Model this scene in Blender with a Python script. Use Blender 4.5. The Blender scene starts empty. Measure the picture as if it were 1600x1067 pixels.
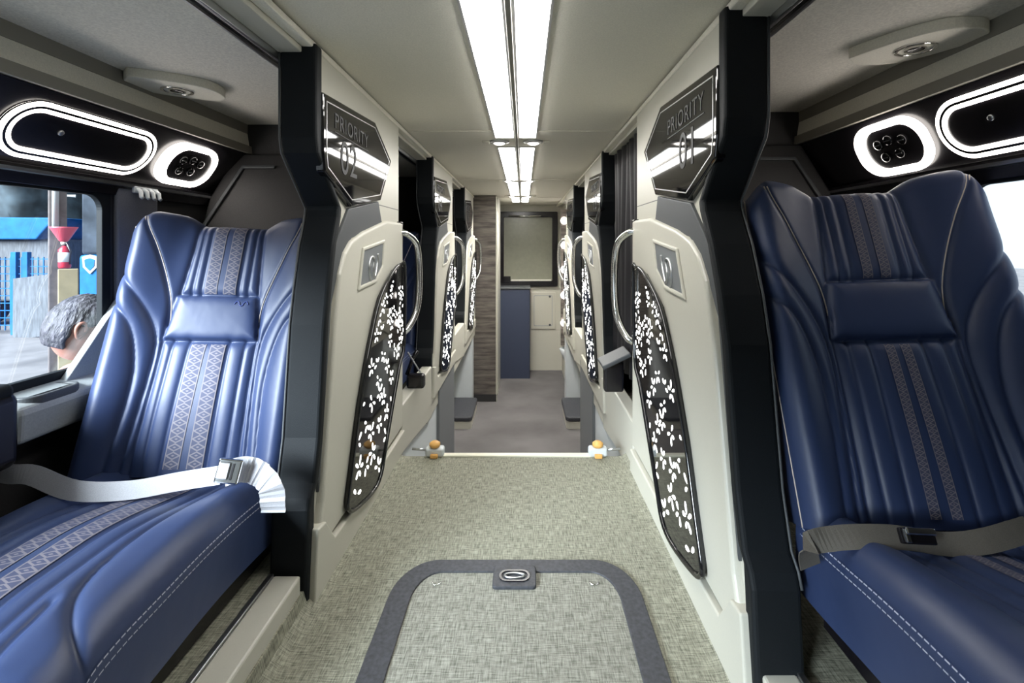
import bpy, bmesh, math, random
import numpy as np
from mathutils import Vector, Matrix
random.seed(7)
S = bpy.context.scene
C = S.collection
PI = math.pi
EYE = 1.03           # eye height above the upper aisle floor
F = 760.0            # focal length in pixels of the 1600 px wide frame

# ------------------------------------------------------------ camera, sky, sun, exposure
cam_d = bpy.data.cameras.new('camera'); cam = bpy.data.objects.new('camera', cam_d); C.objects.link(cam)
cam.location = (0, 0, EYE); cam.rotation_euler = (PI/2, 0, 0)
cam_d.sensor_width = 36; cam_d.lens = F/1600*36
cam_d.shift_x = -18/1600; cam_d.shift_y = -152.5/1600
cam_d.clip_start = 0.02; cam_d.clip_end = 200
S.camera = cam
w = bpy.data.worlds.new('sky'); S.world = w; w.use_nodes = True
bg = w.node_tree.nodes['Background']
bg.inputs[0].default_value = (0.80, 0.90, 1.0, 1); bg.inputs[1].default_value = 1.3
sd = bpy.data.lights.new('overcast_sun', 'SUN'); sd.energy = 22.0; sd.angle = math.radians(38); sd.color = (0.92, 0.96, 1.0)
sun = bpy.data.objects.new('overcast_sun', sd); C.objects.link(sun)
sun.rotation_euler = Vector((0.62, 0.74, -0.47)).to_track_quat('-Z', 'Y').to_euler()
S.view_settings.view_transform = 'Standard'; S.view_settings.look = 'None'
S.view_settings.gamma = 1; S.view_settings.use_curve_mapping = False
S.view_settings.exposure = 0.47

# ------------------------------------------------------------ helpers
def mat(name, col, rough=0.5, metal=0.0, spec=0.5, emit=0, coat=0.0):
    m = bpy.data.materials.new(name); m.use_nodes = True
    b = m.node_tree.nodes['Principled BSDF']
    b.inputs['Base Color'].default_value = (*col, 1); b.inputs['Roughness'].default_value = rough
    b.inputs['Metallic'].default_value = metal; b.inputs['Specular IOR Level'].default_value = spec
    b.inputs['Coat Weight'].default_value = coat
    if emit:
        b.inputs['Emission Color'].default_value = (1, .985, .95, 1) if 'ring' not in name else (1, .93, .86, 1); b.inputs['Emission Strength'].default_value = emit
    return m
def N(m, t, **kw):
    n = m.node_tree.nodes.new(t)
    for k, v in kw.items(): setattr(n, k, v)
    return n
def LK(m, a, b): m.node_tree.links.new(a, b)
def mottle(m, scale=60, amount=0.15, bump=0.1, stretch=(1, 1, 1), dist=0.002, detail=4):
    """noise variation of the colour and a fine bump"""
    b = m.node_tree.nodes['Principled BSDF']; c = b.inputs['Base Color'].default_value[:]
    tc = N(m, 'ShaderNodeTexCoord'); mp = N(m, 'ShaderNodeMapping'); mp.inputs['Scale'].default_value = stretch
    no = N(m, 'ShaderNodeTexNoise'); no.inputs['Scale'].default_value = scale; no.inputs['Detail'].default_value = detail
    LK(m, tc.outputs['Object'], mp.inputs['Vector']); LK(m, mp.outputs['Vector'], no.inputs['Vector'])
    r = N(m, 'ShaderNodeValToRGB')
    r.color_ramp.elements[0].position = .3; r.color_ramp.elements[1].position = .7
    r.color_ramp.elements[0].color = tuple(x*(1-amount) for x in c[:3])+(1,)
    r.color_ramp.elements[1].color = tuple(min(1, x*(1+amount)) for x in c[:3])+(1,)
    LK(m, no.outputs['Fac'], r.inputs['Fac']); LK(m, r.outputs['Color'], b.inputs['Base Color'])
    bp = N(m, 'ShaderNodeBump'); bp.inputs['Strength'].default_value = bump; bp.inputs['Distance'].default_value = dist
    LK(m, no.outputs['Fac'], bp.inputs['Height']); LK(m, bp.outputs['Normal'], b.inputs['Normal'])
    return m
M = {}
M['cream'] = mottle(mat('cream_plastic', (.53, .515, .445), .38), 300, .02, .05)
M['ceil'] = mottle(mat('ceiling_fabric', (.78, .75, .655), .85), 220, .07, .25)
M['capceil'] = mottle(mat('capsule_ceiling_fabric', (.74, .71, .64), .9), 160, .12, .4)
M['trimgrey'] = mat('taupe_trim', (.26, .245, .21), .5)
M['black'] = mottle(mat('black_leatherette', (.006, .008, .010), .6, 0, .22), 500, .2, .25)
M['char'] = mottle(mat('charcoal_board', (.028, .027, .028), .6), 300, .2, .2)
M['dgrey'] = mottle(mat('grey_leatherette', (.06, .065, .07), .5), 400, .15, .2)
M['gloss'] = mat('gloss_black', (.006, .006, .007), .04, 0, .6)
M['gloss2'] = mat('satin_black_plastic', (.008, .007, .009), .25)
M['rubber'] = mottle(mat('black_rubber', (.04, .042, .05), .55), 90, .35, .3)
M['led'] = mat('led_strip', (1, 1, 1), .4, emit=13)
M['ring'] = mat('led_ring', (1, .95, .9), .4, emit=7)
M['pet'] = mat('led_petals', (1, 1, 1), .4, emit=2.2)
M['chrome'] = mat('chrome', (.75, .75, .74), .12, 1)
M['alu'] = mat('aluminium', (.55, .56, .57), .3, 1)
M['postg'] = mottle(mat('grey_post_cloth', (.14, .145, .17), .7), 200, .1, .1)
M['outline'] = mat('silver_line', (.5, .5, .5), .3, .6)
M['lettering'] = mat('grey_print', (.014, .014, .015), .5, 0, .3)
M['navyd'] = mottle(mat('navy_cabinet', (.035, .045, .08), .5), 300, .1, .1)
M['shade'] = mottle(mat('screen_pane', (.23, .23, .18), .25), 20, .05, .0)
M['white'] = mat('white_paint', (.62, .66, .68), .5)
M['greyp'] = mat('grey_panel', (.16, .17, .18), .5)
M['belt'] = mottle(mat('belt_webbing', (.40, .40, .43), .6), 700, .15, .3)
M['belt2'] = mottle(mat('belt_webbing_tan', (.13, .118, .10), .6), 700, .15, .3)
M['pipe'] = mat('piping_thread', (.55, .48, .42), .6)
def stitchm():
    m = mat('stitched_leather', (.05, .078, .21), .45); b = m.node_tree.nodes['Principled BSDF']
    uv = N(m, 'ShaderNodeUVMap'); sp = N(m, 'ShaderNodeSeparateXYZ'); LK(m, uv.outputs[0], sp.inputs[0])
    a = N(m, 'ShaderNodeMath', operation='SUBTRACT'); LK(m, sp.outputs[0], a.inputs[0]); a.inputs[1].default_value = .5
    a1 = N(m, 'ShaderNodeMath', operation='ABSOLUTE'); LK(m, a.outputs[0], a1.inputs[0])
    a2 = N(m, 'ShaderNodeMath', operation='COMPARE'); LK(m, a1.outputs[0], a2.inputs[0]); a2.inputs[1].default_value = .36; a2.inputs[2].default_value = .055
    f = N(m, 'ShaderNodeMath', operation='FRACT'); LK(m, sp.outputs[1], f.inputs[0])
    g = N(m, 'ShaderNodeMath', operation='LESS_THAN'); LK(m, f.outputs[0], g.inputs[0]); g.inputs[1].default_value = .74
    p = N(m, 'ShaderNodeMath', operation='MULTIPLY'); LK(m, a2.outputs[0], p.inputs[0]); LK(m, g.outputs[0], p.inputs[1])
    mx = N(m, 'ShaderNodeMix', data_type='RGBA'); LK(m, p.outputs[0], mx.inputs[0]); mx.inputs[6].default_value = (*LEA, 1); mx.inputs[7].default_value = (.42, .44, .55, 1)
    LK(m, mx.outputs[2], b.inputs['Base Color']); return m
LEA = (.025, .041, .105)
M['stitchmat'] = stitchm()
M['stitch'] = mat('stitch_thread', (.42, .44, .55), .6)
M['yellow'] = mat('yellow_plastic', (.75, .42, .12), .5)
M['curtain'] = mottle(mat('black_curtain', (.014, .013, .016), .55), 200, .2, .2)
M['nosing'] = mat('cream_nosing', (.75, .74, .60), .4)
# woven vinyl floor
def woven(name, c0, c1, s=1.0):
    m = mat(name, c0, .75); b = m.node_tree.nodes['Principled BSDF']
    tc = N(m, 'ShaderNodeTexCoord'); outs = []
    for st in ((420*s, 40*s, 1), (40*s, 420*s, 1), (900*s, 900*s, 1)):
        mp = N(m, 'ShaderNodeMapping'); mp.inputs['Scale'].default_value = st
        no = N(m, 'ShaderNodeTexNoise'); no.inputs['Scale'].default_value = 1; no.inputs['Detail'].default_value = 3
        LK(m, tc.outputs['Object'], mp.inputs['Vector']); LK(m, mp.outputs['Vector'], no.inputs['Vector']); outs.append(no.outputs['Fac'])
    a = N(m, 'ShaderNodeMath', operation='ADD'); LK(m, outs[0], a.inputs[0]); LK(m, outs[1], a.inputs[1])
    a2 = N(m, 'ShaderNodeMath', operation='MULTIPLY_ADD'); LK(m, outs[2], a2.inputs[0]); a2.inputs[1].default_value = .5; LK(m, a.outputs[0], a2.inputs[2])
    r = N(m, 'ShaderNodeMapRange'); r.inputs[1].default_value = .95; r.inputs[2].default_value = 1.55; LK(m, a2.outputs[0], r.inputs[0])
    mx = N(m, 'ShaderNodeMix', data_type='RGBA'); LK(m, r.outputs[0], mx.inputs[0]); mx.inputs[6].default_value = (*c0, 1); mx.inputs[7].default_value = (*c1, 1)
    LK(m, mx.outputs[2], b.inputs['Base Color'])
    bp = N(m, 'ShaderNodeBump'); bp.inputs['Strength'].default_value = .3; bp.inputs['Distance'].default_value = .002
    LK(m, a2.outputs[0], bp.inputs['Height']); LK(m, bp.outputs['Normal'], b.inputs['Normal'])
    return m
M['floor'] = woven('woven_vinyl', (.085, .085, .062), (.385, .38, .295), .7)
M['floor2'] = woven('woven_vinyl_hatch', (.09, .09, .07), (.37, .365, .31), .7)
# leather
def leather(name, col, rough=.42):
    m = mat(name, col, rough); b = m.node_tree.nodes['Principled BSDF']
    b.inputs['Specular IOR Level'].default_value = .4; b.inputs['Sheen Weight'].default_value = .04; b.inputs['Sheen Tint'].default_value = (.5, .6, 1, 1)
    tc = N(m, 'ShaderNodeTexCoord'); vo = N(m, 'ShaderNodeTexVoronoi'); vo.inputs['Scale'].default_value = 900
    no = N(m, 'ShaderNodeTexNoise'); no.inputs['Scale'].default_value = 12
    LK(m, tc.outputs['Object'], vo.inputs['Vector']); LK(m, tc.outputs['Object'], no.inputs['Vector'])
    bp = N(m, 'ShaderNodeBump'); bp.inputs['Strength'].default_value = .12; bp.inputs['Distance'].default_value = .0006
    LK(m, vo.outputs['Distance'], bp.inputs['Height'])
    bp2 = N(m, 'ShaderNodeBump'); bp2.inputs['Strength'].default_value = .25; bp2.inputs['Distance'].default_value = .006
    LK(m, no.outputs['Fac'], bp2.inputs['Height']); LK(m, bp.outputs['Normal'], bp2.inputs['Normal']); LK(m, bp2.outputs['Normal'], b.inputs['Normal'])
    return m
M['leather'] = leather('navy_leather', LEA)
def embroidery():
    m = mat('embroidered_ribbon', (.1, .1, .13), .7); b = m.node_tree.nodes['Principled BSDF']
    uv = N(m, 'ShaderNodeUVMap'); sp = N(m, 'ShaderNodeSeparateXYZ'); LK(m, uv.outputs[0], sp.inputs[0])
    # chain of diamonds: |frac(v)-.5| + |u-.5| bands
    def mth(op, a, b_=None, c=None):
        n = N(m, 'ShaderNodeMath', operation=op)
        for i, v in enumerate((a, b_, c)):
            if v is None: continue
            if isinstance(v, (int, float)): n.inputs[i].default_value = v
            else: LK(m, v, n.inputs[i])
        return n.outputs[0]
    fr = mth('FRACT', mth('MULTIPLY', sp.outputs[1], 1.0))
    dv = mth('ABSOLUTE', mth('SUBTRACT', fr, .5)); du = mth('ABSOLUTE', mth('SUBTRACT', sp.outputs[0], .5))
    sm = mth('ADD', dv, du)
    ln = mth('LESS_THAN', mth('ABSOLUTE', mth('SUBTRACT', sm, .42)), .09)
    ln2 = mth('LESS_THAN', sm, .12)
    ed = mth('GREATER_THAN', du, .43)
    tot = mth('MINIMUM', mth('ADD', mth('ADD', ln, ln2), ed), 1.0)
    mx = N(m, 'ShaderNodeMix', data_type='RGBA'); LK(m, tot, mx.inputs[0])
    mx.inputs[6].default_value = (.050, .056, .105, 1); mx.inputs[7].default_value = (.17, .155, .18, 1)
    LK(m, mx.outputs[2], b.inputs['Base Color'])
    bp = N(m, 'ShaderNodeBump'); bp.inputs['Strength'].default_value = .5; bp.inputs['Distance'].default_value = .001
    LK(m, tot, bp.inputs['Height']); LK(m, bp.outputs['Normal'], b.inputs['Normal'])
    return m
M['embro'] = embroidery()
def woodm():
    m = mat('grey_wood_laminate', (.1, .09, .08), .35); b = m.node_tree.nodes['Principled BSDF']
    tc = N(m, 'ShaderNodeTexCoord'); mp = N(m, 'ShaderNodeMapping'); mp.inputs['Scale'].default_value = (3, 3, 22)
    no = N(m, 'ShaderNodeTexNoise'); no.inputs['Scale'].default_value = 1.2; no.inputs['Detail'].default_value = 6
    LK(m, tc.outputs['Object'], mp.inputs['Vector']); LK(m, mp.outputs['Vector'], no.inputs['Vector'])
    r = N(m, 'ShaderNodeValToRGB'); r.color_ramp.elements[0].position = .35; r.color_ramp.elements[1].position = .68
    r.color_ramp.elements[0].color = (.055, .047, .042, 1); r.color_ramp.elements[1].color = (.19, .165, .145, 1)
    LK(m, no.outputs['Fac'], r.inputs['Fac']); LK(m, r.outputs['Color'], b.inputs['Base Color'])
    return m
M['wood'] = woodm()
def glassm():
    m = bpy.data.materials.new('window_glass'); m.use_nodes = True; nt = m.node_tree; nt.nodes.clear()
    o = nt.nodes.new('ShaderNodeOutputMaterial'); t = nt.nodes.new('ShaderNodeBsdfTransparent'); g = nt.nodes.new('ShaderNodeBsdfGlossy')
    t.inputs[0].default_value = (.90, .94, .96, 1); g.inputs['Roughness'].default_value = .02
    mx = nt.nodes.new('ShaderNodeMixShader'); mx.inputs[0].default_value = .06
    nt.links.new(t.outputs[0], mx.inputs[1]); nt.links.new(g.outputs[0], mx.inputs[2]); nt.links.new(mx.outputs[0], o.inputs[0])
    return m
M['glass'] = glassm()

def tag(o, label=None, cat=None, group=None, kind=None):
    if label: o['label'] = label
    if cat: o['category'] = cat
    if group: o['group'] = group
    if kind: o['kind'] = kind
    return o
def empty(name, loc, label=None, cat=None, group=None, rz=0):
    o = bpy.data.objects.new(name, None); o.empty_display_size = .05; C.objects.link(o)
    o.location = loc; o.rotation_euler = (0, 0, rz)
    return tag(o, label, cat, group)
def link(name, bm, m, parent=None, smooth=False, bevel=0, loc=None, weld=False, seg=2):
    if weld: bmesh.ops.remove_doubles(bm, verts=bm.verts, dist=1e-5)
    me = bpy.data.meshes.new(name); bm.to_mesh(me); bm.free(); me.materials.append(m)
    o = bpy.data.objects.new(name, me); C.objects.link(o)
    if smooth:
        for p in me.polygons: p.use_smooth = True
    if parent: o.parent = parent
    if loc: o.location = loc
    if bevel:
        b = o.modifiers.new('bevel', 'BEVEL'); b.width = bevel; b.segments = seg; b.limit_method = 'ANGLE'; b.angle_limit = math.radians(35)
        b.harden_normals = False
    return o
def box(bm, x0, x1, y0, y1, z0, z1):
    vs = [bm.verts.new((x, y, z)) for z in (z0, z1) for y in (y0, y1) for x in (x0, x1)]
    for f in ((0, 2, 3, 1), (4, 5, 7, 6), (0, 1, 5, 4), (2, 6, 7, 3), (0, 4, 6, 2), (1, 3, 7, 5)):
        bm.faces.new([vs[i] for i in f])
    bmesh.ops.recalc_face_normals(bm, faces=bm.faces)
    return bm
def boxm(*a): return box(bmesh.new(), *a)
def struct(name, bm, m, bevel=0, smooth=False): return tag(link(name, bm, m, bevel=bevel, smooth=smooth), kind='structure')
def prism(pts, a0, a1, fn, bm=None):
    """extrude polygon pts (u,v) from a0 to a1; fn(a,u,v) -> xyz"""
    bm = bm or bmesh.new()
    A = [bm.verts.new(fn(a0, u, v)) for u, v in pts]; B = [bm.verts.new(fn(a1, u, v)) for u, v in pts]
    n = len(pts); fs = [bm.faces.new(A), bm.faces.new(B[::-1])]
    for i in range(n): fs.append(bm.faces.new((A[i], B[i], B[(i+1) % n], A[(i+1) % n])))
    bmesh.ops.recalc_face_normals(bm, faces=bm.faces)
    return bm
def ringprism(outer, inner, a0, a1, fn, bm=None):
    bm = bm or bmesh.new(); n = len(outer)
    V = [[bm.verts.new(fn(a, u, v)) for u, v in L] for a in (a0, a1) for L in (outer, inner)]
    for i in range(n):
        j = (i+1) % n
        for q in ((V[0][i], V[0][j], V[1][j], V[1][i]), (V[2][i], V[3][i], V[3][j], V[2][j]),
                  (V[0][i], V[2][i], V[2][j], V[0][j]), (V[1][i], V[1][j], V[3][j], V[3][i])): bm.faces.new(q)
    bmesh.ops.recalc_face_normals(bm, faces=bm.faces)
    return bm
def tube(pts, r, bm=None, n=8, closed=False, caps=True):
    bm = bm or bmesh.new(); P_ = [Vector(p) for p in pts]; m = len(P_); rings = []; up = None
    for i, p in enumerate(P_):
        if closed: t = P_[(i+1) % m]-P_[i-1]
        else: t = P_[min(i+1, m-1)]-P_[max(i-1, 0)]
        t.normalize()
        if up is None:
            up = t.orthogonal().normalized()
        up = (up - t*up.dot(t)).normalized(); sd_ = t.cross(up)
        rr = r[i] if isinstance(r, (list, tuple)) else r
        rings.append([bm.verts.new(p+(up*math.cos(2*PI*k/n)+sd_*math.sin(2*PI*k/n))*rr) for k in range(n)])
    for i in range(m if closed else m-1):
        a, b = rings[i], rings[(i+1) % m]
        for k in range(n): bm.faces.new((a[k], a[(k+1) % n], b[(k+1) % n], b[k]))
    if caps and not closed: bm.faces.new(rings[0][::-1]); bm.faces.new(rings[-1])
    bmesh.ops.recalc_face_normals(bm, faces=bm.faces)
    return bm
def lathe(prof, n=32, bm=None, mx=None):
    bm = bm or bmesh.new(); R = []
    for r, z in prof:
        R.append([bm.verts.new((r*math.cos(2*PI*k/n), r*math.sin(2*PI*k/n), z)) for k in range(n)])
    for a, b in zip(R, R[1:]):
        for k in range(n): bm.faces.new((a[k], a[(k+1) % n], b[(k+1) % n], b[k]))
    bm.faces.new(R[0][::-1]); bm.faces.new(R[-1])
    if mx is not None: bmesh.ops.transform(bm, matrix=mx, verts=bm.verts)
    bmesh.ops.recalc_face_normals(bm, faces=bm.faces)
    return bm
def catmull(pts, per=8, closed=False):
    P_ = [Vector(p) for p in pts]; n = len(P_); out = []
    for i in range(n if closed else n-1):
        g = (lambda k: P_[k % n]) if closed else (lambda k: P_[max(0, min(n-1, k))])
        p0, p1, p2, p3 = g(i-1), g(i), g(i+1), g(i+2)
        for k in range(per):
            t = k/per; out.append(.5*((2*p1)+(p2-p0)*t+(2*p0-5*p1+4*p2-p3)*t*t+(3*p1-p0-3*p2+p3)*t**3))
    if not closed: out.append(P_[-1])
    return out
def offset_poly(pts, d):
    """inset (positive d inward) a closed polygon"""
    n = len(pts); ar = sum(pts[i][0]*pts[(i+1) % n][1]-pts[(i+1) % n][0]*pts[i][1] for i in range(n)); sg = 1 if ar > 0 else -1; out = []
    for i in range(n):
        p0, p1, p2 = Vector(pts[i-1]), Vector(pts[i]), Vector(pts[(i+1) % n])
        e1, e2 = (p1-p0).normalized(), (p2-p1).normalized()
        n1, n2 = Vector((-e1.y, e1.x))*sg, Vector((-e2.y, e2.x))*sg
        b = n1+n2; b = b/max(b.length_squared, .3)*2
        out.append(tuple(p1+b*d))
    return out
def rrect(cx, cy, hx, hy, rx, ry=None, n=8, p=2.0):
    ry = ry or rx; o = []
    for (sx, sy, a0) in ((1, 1, 0), (-1, 1, 90), (-1, -1, 180), (1, -1, 270)):
        for k in range(n+1):
            a = math.radians(a0+90*k/n); o.append((cx+sx*(hx-rx)+rx*math.cos(a), cy+sy*(hy-ry)+ry*math.sin(a)))
    return o
def P(px, py, Y): return Vector(((px-818)/F*Y, Y, EYE-(py-381)/F*Y))
def PX(px, py, X):
    Y = X*F/(px-818); return Vector((X, Y, EYE-(py-381)/F*Y))
def copy_tree(o, parent=None):
    c = o.copy(); C.objects.link(c)
    if parent: c.parent = parent
    for ch in list(o.children): copy_tree(ch, c)
    return c
def text_bm(s, size, depth=.0006, spacing=1.0, mx=None):
    cu = bpy.data.curves.new('lettering', 'FONT'); cu.body = s; cu.size = size; cu.extrude = depth; cu.align_x = 'LEFT'; cu.space_character = spacing
    ob = bpy.data.objects.new('lettering', cu); C.objects.link(ob)
    me = bpy.data.meshes.new_from_object(ob.evaluated_get(bpy.context.evaluated_depsgraph_get()))
    bpy.data.objects.remove(ob); bpy.data.curves.remove(cu)
    bm = bmesh.new(); bm.from_mesh(me); bpy.data.meshes.remove(me)
    if mx is not None: bmesh.ops.transform(bm, matrix=mx, verts=bm.verts)
    return bm

# ------------------------------------------------------------ room shell
XL, XR = -.625, .515            # aisle faces of the capsule walls
WL, WR = -1.47, 1.30          # window walls
ZC = 1.64; ZCC = 1.61         # aisle ceiling, capsule ceiling
YE = 7.62; Y0 = -1.6; YS = 2.36; ZLOW = -1.0
# upper aisle floor with vinyl coved up at both sides
prof = [(XL-.03, .05), (XL+.005, .05), (XL+.012, .02), (XL+.035, .004), (XL+.06, 0), (XR-.06, 0), (XR-.035, .004), (XR-.012, .02), (XR-.005, .05), (XR+.03, .05), (XR+.03, -.06), (XL-.03, -.06)]
struct('floor', prism(prof, Y0, YS, lambda a, u, v: (u, a, v)), M['floor'])
struct('trim_1', boxm(-.475, .39, YS-.012, YS+.022, -.05, .008), M['nosing'], bevel=.003)
struct('wall_step', boxm(XL, XR+.1, YS-.02, YS+.0, ZLOW, -.05), M['cream'])
struct('floor_lower', boxm(-1.45, 1.32, YS, YE+.1, ZLOW-.05, ZLOW), M['floor'])
for nm, x0, x1 in (('floor_left', WL, XL-.012), ('floor_right', XR+.012, WR)):
    struct(nm, boxm(x0, x1, Y0, 6.1, .03, .09), M['floor'])
struct('ceiling', boxm(XL-.06, XR+.06, Y0, YE, ZC, ZC+.05), M['ceil'])
for nm, x0, x1 in (('ceiling_left', WL-.02, XL-.06), ('ceiling_right', XR+.06, WR+.02)):
    struct(nm, boxm(x0, x1, Y0, YE, ZCC, ZC+.05), M['capceil'])
k = 2
for yy in (2.62, 4.62, 6.35):
    struct('trim_%d' % k, boxm(XL+.005, XR-.005, yy, yy+.012, ZC-.004, ZC+.01), M['ceil'], bevel=.002); k += 1
# header strips and sliding-curtain rails between aisle ceiling and capsule ceilings
for sg, X in ((-1, XL), (1, XR)):
    f = lambda o0, o1, z0, z1, y0=Y0, y1=YE: boxm(min(X+sg*o0, X+sg*o1), max(X+sg*o0, X+sg*o1), y0, y1, z0, z1)
    struct('trim_%d' % k, f(-.004, .03, 1.612, 1.632), M['ceil'], bevel=.004); k += 1
    struct('trim_%d' % k, f(.03, .10, 1.596, 1.632), M['cream'], bevel=.003); k += 1
    struct('trim_%d' % k, f(.10, .112, 1.575, 1.61), M['alu'], bevel=.003); k += 1
    struct('trim_%d' % k, f(.112, .135, 1.585, 1.61), M['gloss2']); k += 1
    struct('trim_%d' % k, f(.135, .142, 1.578, 1.61), M['alu']); k += 1
# window walls, coves and windows
WZ0, WZ1 = .61, 1.215
def side_wall(nm, W, sg, WY0, y1, t):
    bm = bmesh.new()
    for (a, b, z0, z1) in ((Y0, WY0, WZ0, WZ1), (y1, YE, WZ0, WZ1), (Y0, YE, ZLOW, WZ0), (Y0, YE, WZ1, 1.66)):
        box(bm, min(W, W+sg*.015), max(W, W+sg*.015), a, b, z0, z1)
    struct('wall_'+nm, bm, M['char'])
    # cove strips below the ceiling (taupe, cream, taupe) and the black overhead panel
    fn = lambda a, u, v: (W-sg*u, a, v)
    global k
    d = t-.10
    for pts, m in (([(.0, ZCC+.01), (.09+d, ZCC+.01), (.088+d, 1.565), (.0, 1.565)], 'trimgrey'),
                   ([(.0, 1.565), (.088+d, 1.565), (.098+d, 1.50), (.0, 1.50)], 'ceil'),
                   ([(.0, 1.50), (.108+d, 1.503), (.112+d, 1.465), (.0, 1.46)], 'trimgrey'),
                   ([(.0, 1.26), (.025, 1.262), (.022, 1.238), (.012, 1.205), (.0, 1.205)], 'gloss2')):
        struct('trim_%d' % k, prism(pts, Y0, YE, fn), M[m], bevel=.002); k += 1
    struct('trim_%d' % k, prism([(.0, 1.462), (t, 1.462), (.0, 1.255)], Y0, YE, fn), M['gloss2']); k += 1
    struct('trim_%d' % k, prism([(.018, 1.246), (.030, 1.25), (.028, 1.240), (.018, 1.236)], Y0, YE, fn), M['alu']); k += 1
side_wall('left', WL, -1, -1.5, 1.715, .14)
side_wall('right', WR, 1, .95, 1.44, .10)
def window(n, W, sg, y0, y1):
    e = empty('window_%d' % n, (W, (y0+y1)/2, WZ0)); e['kind'] = 'structure'
    cy, cz = 0, (WZ1-WZ0)/2; hy, hz = (y1-y0)/2, (WZ1-WZ0)/2
    outer = rrect(0, cz, hy+.01, hz+.01, .02); inner = rrect(0, cz, hy-.025, hz-.018, .05)
    link('window_frame', ringprism(outer, inner, -.006*sg, .015*sg, lambda a, u, v: (a, u, v)), M['black'], e, bevel=.002)
    link('pane', prism(rrect(0, cz, hy-.02, hz-.014, .05), .004*sg, .008*sg, lambda a, u, v: (a, u, v)), M['glass'], e)
window(1, WL, -1, -1.5, 1.715); window(2, WR, 1, .95, 1.44)
# front end of the bus behind the camera (unseen, windscreen closed off to darken the right seat) and rear wall
struct('wall_front', boxm(WL, WR, Y0-.05, Y0, -.05, 1.66), M['cream'])
struct('wall_rear', boxm(WL, WR, YE, YE+.05, ZLOW, ZC+.05), M['cream'])
# grey post between window and the black bulkhead, ledge below the window
struct('trim_%d' % k, boxm(WL, WL+.02, 1.74, 1.93, .60, 1.235), M['postg'], bevel=.006); k += 1

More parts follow.
